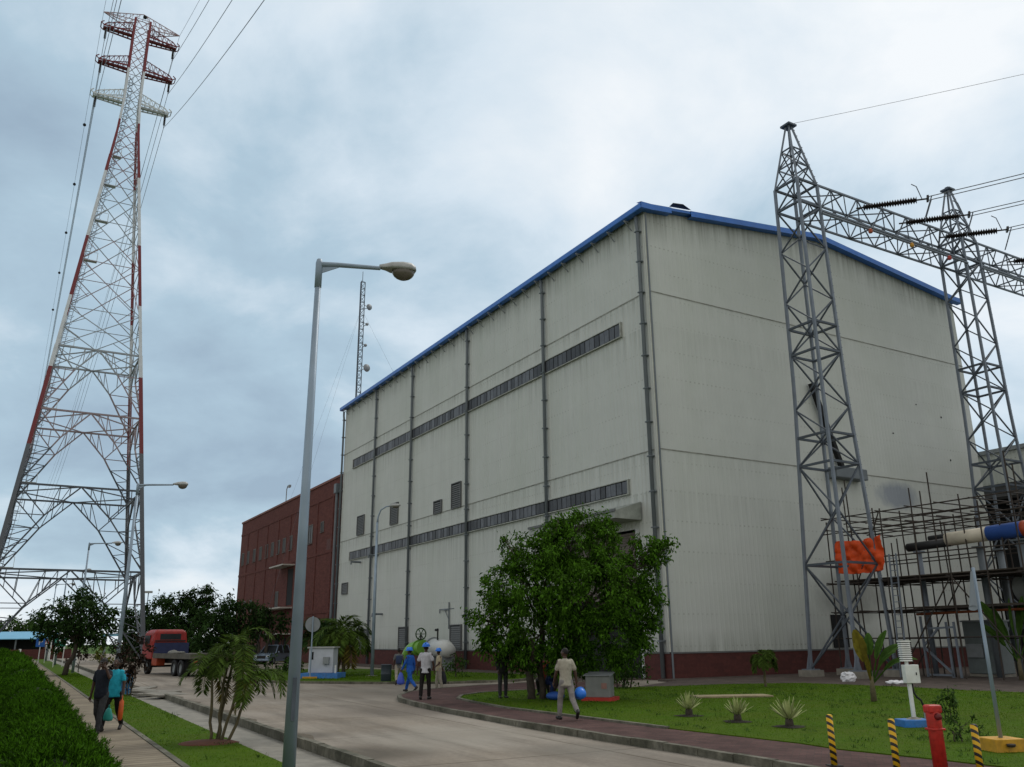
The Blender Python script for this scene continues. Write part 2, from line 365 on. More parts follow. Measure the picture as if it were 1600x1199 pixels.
pav = isl_out + [B(4,-3).xy, B(60,-6).xy, Vector((50,6)), Vector((12,2))]
struct('pavement', MB().slab([p for p in isl_out+[back[0]]+inn[::-1]], -.3, Z1), m_bpav)
struct('kerb', kerbstones(isl_out, -.13, .02, -.3, Z1+.015), m_kerb)
struct('kerb', ribbon(dens(inn[5:]), -.05, .07, -.1, Z1+.05), m_kerb)
lawnR = inn + back[1:] + [back[-1]+e2*16, inn[0]+Vector((18,0))]
struct('lawn', MB().slab(lawnR, -.3, Z1+.02), m_lawn)
apr = [back[0], B(-1.0,-1.6).xy, B(-1.0,-.05).xy, B(60,-.05).xy, B(60,-12).xy, back[-1]+e2*16] + back[::-1]
struct('apron', MB().slab(apr, -.3, Z1-.02), m_apron)
bl = [(392,1060),(430,1064.5),(560,1066),(700,1065.5),(800,1062.5),(842,1058),(822,1054),(760,1051.5),(560,1045),(430,1046),(385,1050)]
struct('lawn', MB().slab(gp(bl,.1), -.3, .1), m_lawn)
struct('kerb', kerbstones(gp(bl[:7],.1), -.13, 0, -.3, .12), m_kerb)
struct('path', MB().slab([B(-4.2,2).xy, B(-2.2,52).xy, B(-.1,52).xy, B(-.1,2).xy], -.3, .06), m_apron)

m_dirt = M('silt and grit', (.12,.10,.072), .95, 0, .4, 6, col2=(.07,.058,.042), scale2=2)
def silt(A, side, w, z, name='silt'):
    A = dens(A, .35); m = MB(); prev = None
    for i, p in enumerate(A):
        d = (A[min(i+1,len(A)-1)]-A[max(i-1,0)]).normalized(); n_ = Vector((-d.y, d.x))*side
        k = abs(math.sin(i*.37)*.5+math.sin(i*.113+1)*.6+math.sin(i*.91)*.3)*w+.03; row = [(*p,z),(*(p+n_*k),z)]
        if prev: m.quad(prev[0], row[0], row[1], prev[1])
        prev = row
    struct(name, m, m_dirt)
silt([p for p in isl_out[:11]], -1, .30, .004); silt(K[:3], -1, .34, .004); silt(K[:3], 1, .2, -.126) if False else silt([p+Vector((0,0)) for p in gp(bl[:7],.0)], 1, .3, .005)

# ------------------------------------------------------------------ main hall
m_clad = M('cream cladding', (.495,.515,.485), .5, 0, .05, .5, coord='obj', spec=.3)
def cladding_dirt(m, patch=False):
    t, b, N, L = nodes(m); src = b.inputs['Base Color'].links[0].from_socket
    tc_ = N('ShaderNodeTexCoord'); sp = N('ShaderNodeSeparateXYZ'); L(tc_.outputs['Object'], sp.inputs[0])
    def nz(stretch, sc, det=5):
        mp = N('ShaderNodeMapping'); mp.inputs['Scale'].default_value = stretch; L(tc_.outputs['Object'], mp.inputs[0])
        n = N('ShaderNodeTexNoise'); n.inputs['Scale'].default_value = sc; n.inputs['Detail'].default_value = det; n.inputs['Roughness'].default_value = .65; L(mp.outputs[0], n.inputs['Vector']); return n.outputs['Fac']
    def rng(x, a, b_, c=0., d=1.):
        r = N('ShaderNodeMapRange'); r.inputs[1].default_value = a; r.inputs[2].default_value = b_; r.inputs[3].default_value = c; r.inputs[4].default_value = d; L(x, r.inputs[0]); return r.outputs[0]
    def mt(op, a, b_):
        q = N('ShaderNodeMath'); q.operation = op
        for i, v in enumerate((a, b_)):
            if isinstance(v, (int, float)): q.inputs[i].default_value = v
            else: L(v, q.inputs[i])
        return q.outputs[0]
    streak = nz((1,1,.035), 3.0, 6); fine = nz((1,1,.02), 9.0, 3); z = sp.outputs['Z']
    if patch:   # gable: eave height follows the roof slope
        ax = N('ShaderNodeMath'); ax.operation = 'ABSOLUTE'; L(mt('SUBTRACT', sp.outputs['X'], 15.0), ax.inputs[0]); zt = mt('ADD', z, mt('MULTIPLY', ax.outputs[0], .113)); top = 28.2
    else: zt = z; top = 26.5
    base = rng(streak, .42, .72, 0, .09 if not patch else .02)
    eave = mt('MULTIPLY', rng(zt, top-2.2, top-.1), rng(streak, .36, .62, 0, .75))
    seams = None
    for zs, ln in ((21.4,1.2),(12.05,1.6),(19.35,2.2),(9.85,2.6)):
        q = mt('MULTIPLY', rng(z, zs-ln, zs), mt('LESS_THAN', z, zs)); q = mt('MULTIPLY', q, rng(streak, .42, .68, 0, .5)); seams = q if seams is None else mt('MAXIMUM', seams, q)
    if patch: seams = mt('MULTIPLY', seams, .35)
    foot = mt('MULTIPLY', rng(z, 2.6, 1.3), rng(streak, .38, .65, .1, .6))
    total = mt('MAXIMUM', mt('MAXIMUM', base, eave), mt('MAXIMUM', seams, foot))
    total = mt('ADD', total, rng(fine, .55, .75, 0, .05 if not patch else .02))
    x = N('ShaderNodeMix'); x.data_type = 'RGBA'; L(total, x.inputs[0]); L(src, x.inputs[6]); x.inputs[7].default_value = (.12,.125,.095,1)
    last = x.outputs[2]
    # pale green algae blotches
    y = N('ShaderNodeMix'); y.data_type = 'RGBA'; L(rng(nz((1,1,.5), .22, 7), .45, .7, 0, .45), y.inputs[0]); L(last, y.inputs[6]); y.inputs[7].default_value = (.415,.45,.395,1); last = y.outputs[2]
    if patch:
        dx = mt('POWER', mt('DIVIDE', mt('SUBTRACT', sp.outputs['X'], 20.2), 2.4), 2.0); dz = mt('POWER', mt('DIVIDE', mt('SUBTRACT', z, 10.9), 1.0), 2.0)
        d_ = mt('ADD', mt('ADD', dx, dz), mt('MULTIPLY', nz((1,1,.6), 1.6, 6), 1.2))
        w = N('ShaderNodeMix'); w.data_type = 'RGBA'; L(rng(d_, .9, 1.7, .7, 0), w.inputs[0]); L(last, w.inputs[6]); w.inputs[7].default_value = (.17,.20,.26,1); last = w.outputs[2]
        dx = mt('POWER', mt('DIVIDE', mt('SUBTRACT', sp.outputs['X'], 14.5), 3.2), 2.0); dz = mt('POWER', mt('DIVIDE', mt('SUBTRACT', z, 4.4), 1.6), 2.0)
        d_ = mt('ADD', mt('ADD', dx, dz), mt('MULTIPLY', nz((1,1,.6), .9, 6), 1.4))
        w = N('ShaderNodeMix'); w.data_type = 'RGBA'; L(rng(d_, .8, 2.0, .6, 0), w.inputs[0]); L(last, w.inputs[6]); w.inputs[7].default_value = (.10,.10,.09,1); last = w.outputs[2]
    # rows of fixing screws
    def band(v, per, w): return mt('LESS_THAN', mt('FRACT', mt('DIVIDE', v, per), 0.0), w)
    u_ = mt('ADD', sp.outputs['X'], sp.outputs['Y']) if not patch else sp.outputs['X']
    riv = mt('MULTIPLY', band(z, 1.62, .05), band(u_, .33, .3))
    w = N('ShaderNodeMix'); w.data_type = 'RGBA'; L(mt('MULTIPLY', riv, rng(nz((1,1,1), .35, 4), .4, .65, .05, .5)), w.inputs[0]); L(last, w.inputs[6]); w.inputs[7].default_value = (.17,.17,.14,1); last = w.outputs[2]
    L(last, b.inputs['Base Color'])
m_clad2 = M('cream gable cladding', (.485,.51,.48), .5, 0, .05, .5, coord='obj', spec=.3)
cladding_dirt(m_clad); cladding_dirt(m_clad2, True)
m_panel = M('dark translucent panel', (.065,.07,.08), .45, 0, .3, 2.5, island=.5)
m_louv = M('grey louvre', (.12,.125,.125), .6, 0, .1, 3)
HALL = thing('industrial_hall', 'tall cream corrugated hall with blue roof edge and two dark window bands', 'building', CORNER, YAW)
HL, HW, HE, HR, PZ = 52.0, 30.0, 26.6, 28.3, 1.33
def corrug(length, z0, ztop, axis):   # ribbed sheet wall, ribs every 0.33 m
    m = MB(); pts = []; x = 0; rib = .02 if axis == 'y' else .009
    while x < length-.01:
        pts += [(x,0),(x+.20,0),(x+.235,-rib),(x+.295,-rib),(x+.33,0)]; x += .33
    pts = [(min(a, length), b) for a, b in pts]
    for (a, d), (a2, d2) in zip(pts, pts[1:]):
        if a2-a < 1e-6: continue
        if axis == 'y': m.add([(d,a,z0),(d2,a2,z0),(d2,a2,ztop(a2)),(d,a,ztop(a))], [(3,2,1,0)])
        else: m.add([(a,d,z0),(a2,d2,z0),(a2,d2,ztop(a2)),(a,d,ztop(a))], [(0,1,2,3)])
    return m
gz = lambda x: HE + (HR-HE)*(1-abs(x-HW/2)/(HW/2))
DOOR = (2.25, 9.9, 7.9)     # along wall from, to, head height
m = MB()
for y0, y1, za, zb in ((0, DOOR[0], PZ, HE), (DOOR[0], DOOR[1], DOOR[2], HE), (DOOR[1], HL, PZ, HE)):
    c = corrug(y1-y0, za, lambda a: zb, 'y'); m.add([(v[0], v[1]+y0, v[2]) for v in c.v], c.f)
m.build('side_wall', m_clad, HALL)
corrug(HW, PZ, gz, 'x').build('gable_wall', m_clad2, HALL)
MB().box(.02, HW-.02, HL-.2, HL, 0, HE).box(HW-.2, HW, .1, HL, 0, HE).build('rear_wall', m_clad, HALL)
m = MB(); ov = .45
for sgn in (0, 1):
    xe, xr = (-ov if sgn == 0 else HW+ov), HW/2
    ze = HE-.03
    m.add([(xe,-ov,ze),(xr,-ov,HR+.02),(xr,HL+ov,HR+.02),(xe,HL+ov,ze),(xe,-ov,ze+.18),(xr,-ov,HR+.2),(xr,HL+ov,HR+.2),(xe,HL+ov,ze+.18)], [(0,1,2,3),(4,7,6,5),(0,4,5,1),(3,2,6,7),(0,3,7,4)])
m.build('roof', m_blue, HALL)
m = MB(); m.box(-.62, -.2, -.45, HL+.45, HE-.2, HE+.17); m.build('eave_gutter', m_blue, HALL, bevel=.05)
m = MB()      # barge flashing along the gable, with the sheet torn open near the corner
m2 = MB()
for i in range(40):
    x0, x1 = -.6+i*(HW+1.2)/40, -.6+(i+1)*(HW+1.2)/40
    f0, f1 = gz(min(max(x0,0),HW)), gz(min(max(x1,0),HW))
    if 1.8 < x1 < 3.6:
        t0 = (x0-1.0)/2.6; k = .26*math.sin(min(max((x0-1.0)/2.4,0),1)*PI); k1 = .26*math.sin(min(max((x1-1.0)/2.4,0),1)*PI)
        m2.add([(x0,-.5-k*.8,f0+.22+k),(x1,-.5-k1*.8,f1+.22+k1),(x1,-.3,f1+.36),(x0,-.3,f0+.36),(x0,-.5-k*.8,f0+.19+k),(x1,-.5-k1*.8,f1+.19+k1)], [(0,1,2,3),(0,4,5,1)])
        continue
    m.add([(x0,-.5,f0-.17),(x1,-.5,f1-.17),(x1,-.5,f1+.2),(x0,-.5,f0+.2),(x0,-.05,f0-.17),(x1,-.05,f1-.17),(x1,-.05,f1+.3),(x0,-.05,f0+.3)], [(0,1,2,3),(3,2,6,7),(0,4,5,1)])
build_each(m, 'barge_flashing', m_blue, HALL); tag(m2.build('torn_flashing', M('bent dark flashing', (.03,.035,.05), .5), HALL), 'bent up torn flashing sheet')
m = MB()
for y0, y1 in ((.0, DOOR[0]), (DOOR[1], HL)): m.box(-.06, .3, y0, y1, -.3, PZ)
m.box(.3, HW, -.06, .3, -.3, PZ).box(-.06, .3, -.06, 0, -.3, PZ)
m.build('brick_plinth', m_brickp, HALL)
m = MB()
for y0, y1 in ((.0, DOOR[0]), (DOOR[1], HL)): m.box(-.10, .0, y0, y1, PZ-.02, PZ+.06)
m.box(.0, HW, -.10, 0, PZ-.02, PZ+.06); m.build('plinth_flashing', m_louv, HALL)
m = MB()
m_seam = M('seam dirt', (.235,.24,.21), .7, 0, .4, 2)
for zs in (21.4, 12.05):
    m.box(-.03, -.024, .3, HL, zs-.035, zs+.035); m.box(.1, HW, -.03, -.024, zs-.03, zs+.03)
m.build('sheet_lap', m_seam, HALL)
def ribbonwin(y0, y1, z0, z1):
    r = MB().box(-.07, .0, y0, y1, z0, z1).build('window_band', m_dark, HALL)
    p = MB(); y = y0+.05; k = 0
    while y < y1-.3:
        w = min(.5, y1-y-.05); d = .012*((k*7) % 3); p.box(-.10-d, -.072, y, y+w-.05, z0+.05, z1-.05); y += .52; k += 1
    p.build('pane', m_panel, r)
    fr = MB().box(-.17,-.0,y0-.12,y1+.12,z0-.06,z0).box(-.14,-.0,y0-.12,y1+.12,z1,z1+.05).box(-.14,-.0,y0-.1,y0,z0,z1).box(-.14,-.0,y1,y1+.1,z0,z1)
    fr.build('frame', M('cream frame', (.30,.31,.28), .6, 0, .4, 2.), r)
ribbonwin(2.75, 48.7, 19.42, 20.28); ribbonwin(2.75, 48.6, 9.95, 10.72)
def louvre(y0, y1, z0, z1):
    r = MB().box(-.075,0,y0,y1,z0,z1).build('louvre_vent', m_dark, HALL)
    b = MB(); n = int((z1-z0)/.16); 
    for i in range(n):
        z = z0+.06+i*(z1-z0-.1)/n; b.add([(-.14,y0+.05,z),(-.14,y1-.05,z),(-.08,y1-.05,z+.12),(-.08,y0+.05,z+.12),(-.14,y0+.05,z-.015),(-.14,y1-.05,z-.015)], [(0,3,2,1),(0,1,5,4)])
    b.build('slats', m_louv, r)
    MB().box(-.16,0,y0-.07,y0,z0-.07,z1+.07).box(-.16,0,y1,y1+.07,z0-.07,z1+.07).box(-.16,0,y0,y1,z1,z1+.07).box(-.16,0,y0,y1,z0-.07,z0).build('frame', m_louv, r)
for a in ((44.9,46.7,12.25,14.05),(36.4,38.0,12.3,14.1),(27.3,28.6,12.1,13.05),(23.8,25.3,12.1,14.0),(48.9,50.4,6.7,7.7),(42.8,44.6,1.45,3.1),(33.6,35.3,1.45,3.15),(23.6,25.3,1.5,3.15)): louvre(*a)
for y in (.47, 11.2, 22.6, 33.5, 42.4, 52.0):
    p = MB().tube([(-.25,y,HE-.3),(-.25,y,HE-.8),(-.2,y,HE-1.2),(-.2,y,.1)], .11, 10).build('downpipe', m_pipe, HALL, True)
    b = MB()
    for i in range(13): b.box(-.34,-.0,y-.15,y+.15,1.9+i*1.95,1.97+i*1.95)
    build_each(b, 'bracket', m_pipe, p)
b = MB(); y = 1.2
while y < HL:
    b.bar((-.05,y,HE-.85),(-.55,y,HE-.36),.05); b.bar((-.6,y,HE-.33),(-.2,y,HE-.33),.07); y += 1.72
build_each(b, 'gutter_bracket', m_greyp, HALL)
MB().tube([(-.02,-.13,HE-.3),(-.02,-.13,.1)], .05, 8).build('conduit', m_pipe, HALL)
MB().box(-.07,.0,-.07,.0,PZ+.07,HE-.3).build('corner_trim', M('cream trim', (.55,.55,.48), .5), HALL)
# big door with canopy
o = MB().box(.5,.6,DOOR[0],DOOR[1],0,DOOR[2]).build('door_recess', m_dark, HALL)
o = MB(); 
for i in range(26): o.box(.28,.34,DOOR[0]+.1,DOOR[1]-.1,DOOR[2]-.1-i*.14-.125,DOOR[2]-.1-i*.14)
o.build('roller_door', M('brown roller shutter', (.16,.135,.115), .6, 0, .15, 2), HALL)
build_each(MB().box(-.12,.5,DOOR[0]-.16,DOOR[0],0,DOOR[2]).box(-.12,.5,DOOR[1],DOOR[1]+.16,0,DOOR[2]), 'door_jamb', M('pale door jamb', (.5,.52,.52), .5), HALL)
c = MB(); c.add([(-.05,1.7,9.35),(-.05,10.6,9.35),(-1.9,10.6,8.75),(-1.9,1.7,8.75),(-.05,1.7,8.35),(-.05,10.6,8.35),(-1.9,10.6,8.35),(-1.9,1.7,8.35)], [(0,3,2,1),(4,5,6,7),(0,4,7,3),(2,6,5,1),(3,7,6,2)])
c.build('canopy', M('weathered canopy sheet', (.27,.29,.26), .6, 0, .3, 2), HALL)
MB().box(-1.97,-1.9,1.6,10.7,8.7,8.84).build('canopy_edge', m_louv, HALL)
for y, z in ((40.9, 9.75), (39.4, 4.4), (45.5, 9.5)):
    MB().tube([(0,y,z),(-1.0,y,z),(-1.0,y,z-.25)], .09, 8).build('pipe_stub', m_pipe, HALL)
MB().tube([(0,24.9,4.4),(0,27.5,4.4)], .04, 6).tube([(-.1,25.6,2.9),(-.1,25.6,4.9)], .05, 6).tube([(-.1,25.6,4.3),(-.1,27.2,4.4),(-.1,27.25,4.1)], .04, 6).tube([(-.1,25.6,3.6),(-.1,26.3,4.3)], .03, 6).build('wall_davit', m_pipe, HALL)
MB().box(12.3,13.6,-.09,-.0,PZ+.1,3.3).build('personnel_door', m_dark, HALL)
for x_, z_ in ((26.3,17.0),(26.6,13.9),(20.6,15.2),(23.6,17.6)): MB()._ell((x_,-.02,z_), random.uniform(.04,.09),.03,random.uniform(.04,.08), 8, 6).build('hole_stain', m_dark, HALL)
hood = MB().box(13.5,16.4,-.75,-.05,11.5,12.2).build('wall_duct', m_pipe, HALL, bevel=.05)
MB().bar((12.6,-.3,17.5),(14.6,-.3,12.2),.28).build('duct_pipe', m_dark, HALL)

# ------------------------------------------------------------------ red brick block behind
m_brick = M('red brick wall', (.145,.055,.045), .85, 0, .16, 2.2, spec=.1, col2=(.125,.046,.04), amt=.7, scale2=.5, coord='obj')
def brickify(m):
    t, b, N, L = nodes(m); src = b.inputs['Base Color'].links[0].from_socket
    tc_ = N('ShaderNodeTexCoord'); sp = N('ShaderNodeSeparateXYZ'); cb = N('ShaderNodeCombineXYZ'); L(tc_.outputs['Object'], sp.inputs[0]); ad = N('ShaderNodeMath'); L(sp.outputs['X'], ad.inputs[0]); L(sp.outputs['Y'], ad.inputs[1])
    L(ad.outputs[0], cb.inputs[0]); L(sp.outputs['Z'], cb.inputs[1])
    br = N('ShaderNodeTexBrick'); br.inputs['Scale'].default_value = 1; br.inputs['Brick Width'].default_value = .46; br.inputs['Row Height'].default_value = .16; br.inputs['Mortar Size'].default_value = .016
    br.inputs['Color1'].default_value = (1,1,1,1); br.inputs['Color2'].default_value = (.72,.74,.76,1); br.inputs['Mortar'].default_value = (.82,.85,.88,1); L(cb.outputs[0], br.inputs['Vector'])
    x = N('ShaderNodeMix'); x.data_type = 'RGBA'; x.blend_type = 'MULTIPLY'; x.inputs[0].default_value = 1; L(src, x.inputs[6]); L(br.outputs[0], x.inputs[7]); L(x.outputs[2], b.inputs['Base Color'])
brickify(m_brick); brickify(m_brickp)
BR = thing('brick_building', 'dark red brick block with a row of small windows behind the cream hall', 'building', B(0,52.3), YAW)
MB().box(0, 26, 0, 44.6, -.3, 19.2).build('wall', m_brick, BR)
MB().box(-.12,26.1,-.0,44.7,19.2,19.45).build('parapet', M('brick coping', (.20,.085,.07), .8), BR)
b = MB()
for y in (2.2, 7.6, 13.0, 18.4, 23.8, 29.2, 34.6, 40.0): b.box(-.07,0,y,y+.35,0,17.3)
for z in (5.0, 11.3, 17.3): b.box(-.06,0,.0,44.6,z,z+.32)
b.build('brick_band', m_brick, BR)
m_glass = M('dark glass', (.025,.03,.034), .35, 0, .3, 1.2, spec=.12)
m_frame = M('window frame grey', (.13,.12,.11), .7)
def win(y0, y1, z0, z1, par=BR):
    r = MB().box(-.012,.0,y0,y1,z0,z1).build('window', m_glass, par)
    MB().box(-.07,0,y0-.09,y0,z0-.09,z1+.09).box(-.07,0,y1,y1+.09,z0-.09,z1+.09).box(-.07,0,y0,y1,z1,z1+.09).box(-.12,0,y0-.15,y1+.15,z0-.14,z0-.09).box(-.06,0,(y0+y1)/2-.03,(y0+y1)/2+.03,z0,z1).build('frame', m_frame, r)
for y in (42.6, 39.4, 35.9, 32.5, 29.3, 26.4, 23.6, 20.9, 18.0): win(y-.55, y+.55, 13.0, 14.6)
win(9.4, 10.9, 13.0, 15.0); win(5.4, 6.3, 13.9, 14.9); win(22.2, 23.4, 6.3, 8.1)
for y in (42.6, 39.4, 35.9): win(y-.55, y+.55, 6.0, 7.6)
MB().box(-.03,0,2.5,4.0,11.6,12.8).build('vent_panel', M('brick vent', (.10,.04,.035), .8), BR)
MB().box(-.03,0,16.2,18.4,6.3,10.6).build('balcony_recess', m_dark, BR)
for y0, y1, z in ((15.8,21.8,10.9),(15.8,25.5,5.9),(15.8,27.5,2.9)): MB().box(-1.5,0,y0,y1,z,z+.16).build('canopy', M('pale slab', (.42,.40,.36), .7), BR)
for y in (17.5, 20.5, 23.5): MB().box(-.03,0,y,y+1.8,.1,2.5).build('door', m_dark, BR)
MB().tube([(-.3,.55,17.5),(-.3,.55,.1)], .16, 10).box(-.55,-.05,.2,.95,17.4,18.4).build('downpipe', m_pipe, BR)
MB().tube([(-.15,21,19.4),(-.15,21,20.9),(-.15,20.6,21.3),(-.15,20.0,21.3)], .06, 6).box(-.28,-.02,19.5,20.1,21.0,21.3).build('roof_light', m_greyp, BR)

# ------------------------------------------------------------------ lattice helpers
def lerp(a, b, t): return a + (b-a)*t
def lattice(rings, legs, br, wl, wb, horiz=True, xbr=True):
    n = len(rings[0])
    for a, b in zip(rings, rings[1:]):
        for k in range(n):
            if legs: legs.bar(a[k], b[k], wl(a[k][2]) if callable(wl) else wl)
            k2 = (k+1) % n
            if xbr: br.bar(a[k], b[k2], wb); br.bar(a[k2], b[k], wb)
            if horiz: br.bar(b[k], b[k2], wb)
def ringsq(h, z): return [Vector((-h,-h,z)), Vector((h,-h,z)), Vector((h,h,z)), Vector((-h,h,z))]

# ------------------------------------------------------------------ transmission pylon
def banded(name, colA, colB, bands, rough=.55):
    m = M(name, colA, rough, 0, .15, 2.); t, b, N, L = nodes(m); src = b.inputs['Base Color'].links[0].from_socket
    tc_ = N('ShaderNodeTexCoord'); sp = N('ShaderNodeSeparateXYZ'); L(tc_.outputs['Object'], sp.inputs[0])
    last = src
    for z0, z1, c in bands:
        g1 = N('ShaderNodeMath'); g1.operation = 'GREATER_THAN'; g1.inputs[1].default_value = z0; L(sp.outputs['Z'], g1.inputs[0])
        g2 = N('ShaderNodeMath'); g2.operation = 'LESS_THAN'; g2.inputs[1].default_value = z1; L(sp.outputs['Z'], g2.inputs[0])
        g = N('ShaderNodeMath'); g.operation = 'MULTIPLY'; L(g1.outputs[0], g.inputs[0]); L(g2.outputs[0], g.inputs[1])
        x = N('ShaderNodeMix'); x.data_type = 'RGBA'; L(g.outputs[0], x.inputs[0]); L(last, x.inputs[6]); x.inputs[7].default_value = (*c, 1); last = x.outputs[2]
    L(last, b.inputs['Base Color']); return m
RED, WHI, GRY = (.16,.028,.032), (.52,.55,.56), (.10,.11,.125)
bands = [(0,23.5,GRY),(23.5,33,RED),(42.5,51,RED),(61,69.5,RED),(77.8,99,RED)]
m_leg = banded('banded tower paint', WHI, RED, bands)
m_brc = banded('tower bracing steel', (.27,.30,.32), RED, [(0,23.5,(.075,.085,.10)),(23.5,33,(.25,.20,.21)),(42.5,51,(.27,.21,.22)),(61,69.5,(.26,.18,.19)),(77.8,99,(.28,.16,.17))])
m_redst = M('red crossarm paint', (.13,.016,.02), .6, 0, .2, 2); m_whst = M('white crossarm paint', (.50,.53,.52), .6, 0, .2, 2)
PC = Vector((-51.85, 100.25, 0))
PY = thing('transmission_pylon', 'very tall red and white lattice electricity pylon with three crossarms', 'pylon', PC, YAW)
def hw(z): return 8.25 + (1.28-8.25)*z/68 if z < 68 else (1.28 + (0.98-1.28)*(z-68)/5 if z < 73 else .98)
lv = [0, 9.75, 19, 27.8, 35.8, 41, 47.6, 53.5, 59, 63.6, 67, 70, 72.8, 75.5, 78.2, 81, 83.7, 86.1]
for sx, sy in ((-1,-1),(1,-1),(1,1),(-1,1)):
    lg = MB()
    for a, b in zip(lv, lv[1:]):
        w = .42 if a < 30 else (.34 if a < 60 else .28)
        for q in range(3):
            za, zb = lerp(a,b,q/3), lerp(a,b,(q+1)/3); lg.bar((sx*hw(za),sy*hw(za),za),(sx*hw(zb),sy*hw(zb),zb), w)
    lg.build('leg', m_leg, PY)
br = MB()
def P4(z): h = hw(z); return ringsq(h, z)
for i in range(4):      # arched portal panels of the lower body
    z0, z1 = lv[i], lv[i+1]; A, Bq = P4(z0), P4(z1)
    zk = z1 - (z1-z0)*.36; zl = z1-(z1-z0)*.17
    for k in range(4):
        k2 = (k+1) % 4; t1, t2 = Bq[k], Bq[k2]; mid_ = (t1+t2)/2
        br.bar(t1, t2, .2); 
        for (ft, tt, sgn) in ((A[k], t1, 0), (A[k2], t2, 1)):
            ins = lerp(tt, mid_, .48); ins.z = zk; leg_k = lerp(ft, tt, (zk-z0)/(z1-z0))
            br.bar(mid_, ins, .15); br.bar(ins, ft, .15); br.bar(ins, leg_k, .09); br.bar(tt, ins, .12)
            for q in (.25,.5,.75):
                a = lerp(ft, ins, q); b = lerp(ft, leg_k, q+.05); br.bar(a, b, .09); c = lerp(ft, leg_k, q-.2); br.bar(a, c, .09)
            # hangers between the beam and the arch
            for q in (.33,.66):
                a = lerp(tt, mid_, q*.5+.0); b = lerp(tt, ins, q); br.bar(a, b, .09); a2 = lerp(mid_, tt, q*.5); b2 = lerp(mid_, ins, q); br.bar(a2, b2, .09); br.bar(a2, lerp(mid_, ins, min(1,q+.3)), .08)
    for k in range(2): br.bar(lerp(Bq[k],Bq[k+1],.5), lerp(Bq[(k+1)%4],Bq[(k+2)%4],.5), .12); br.bar(lerp(Bq[k+2],Bq[(k+3)%4],.5), lerp(Bq[(k+3)%4],Bq[k],.5) if k == 0 else lerp(Bq[1],Bq[0],.5), .12)
for z0, z1 in zip(lv[4:], lv[5:]):
    w = .09 if z0 < 60 else .07
    A, Bq = P4(z0), P4(z1)
    for k in range(4):
        k2 = (k+1) % 4; br.bar(A[k], Bq[k2], w); br.bar(A[k2], Bq[k], w); br.bar(Bq[k], Bq[k2], w*.8)
        if z0 < 64:
            c = (A[k]+A[k2]+Bq[k]+Bq[k2])/4
            br.bar(lerp(A[k],Bq[k],.5), lerp(A[k],c,.5), .07); br.bar(lerp(A[k2],Bq[k2],.5), lerp(A[k2],c,.5), .07)
            br.bar(lerp(A[k],Bq[k],.5), lerp(Bq[k],c,.5), .07); br.bar(lerp(A[k2],Bq[k2],.5), lerp(Bq[k2],c,.5), .07)
br.build('bracing', m_brc, PY)
lad = MB()
for i in range(150):      # climbing ladder with safety hoops inside the near left leg
    z = 2+i*.5; h = hw(z)-.55; lad.bar((-h-.2,-h,z),(-h+.2,-h,z),.05)
    if i % 2 == 0: lad.tube([(-h-.3,-h,z),(-h-.2,-h+.6,z),(-h+.3,-h+.6,z),(-h+.4,-h,z)], .03, 4)
for i in range(30):
    z = 2+i*2.5; z2 = z+2.5; h, h2 = hw(z)-.55, hw(z2)-.55
    for o_ in (-.2,.2): lad.bar((-h+o_,-h,z),(-h2+o_,-h2,z2),.06)
lad.build('ladder', m_galv, PY)
for z in (9.9, 19.2, 28, 36, 47.8, 53.7, 59.2, 63.8):
    h = hw(z)-.3; w_ = min(1.5, h*.7); pf = MB().box(-h,-h+w_,-h,-h+.8,z,z+.05)
    for k in range(3): pf.bar((-h+w_-.02,-h+k*.4,z+.03),(-h+w_-.02,-h+k*.4,z+1.1),.04)
    pf.bar((-h,-h,z+1.1),(-h+w_,-h,z+1.1),.04); pf.bar((-h+w_-.02,-h,z+1.1),(-h+w_-.02,-h+.8,z+1.1),.04); pf.build('rest_platform', m_whst, PY)
ARM = 4.75; tips = {}
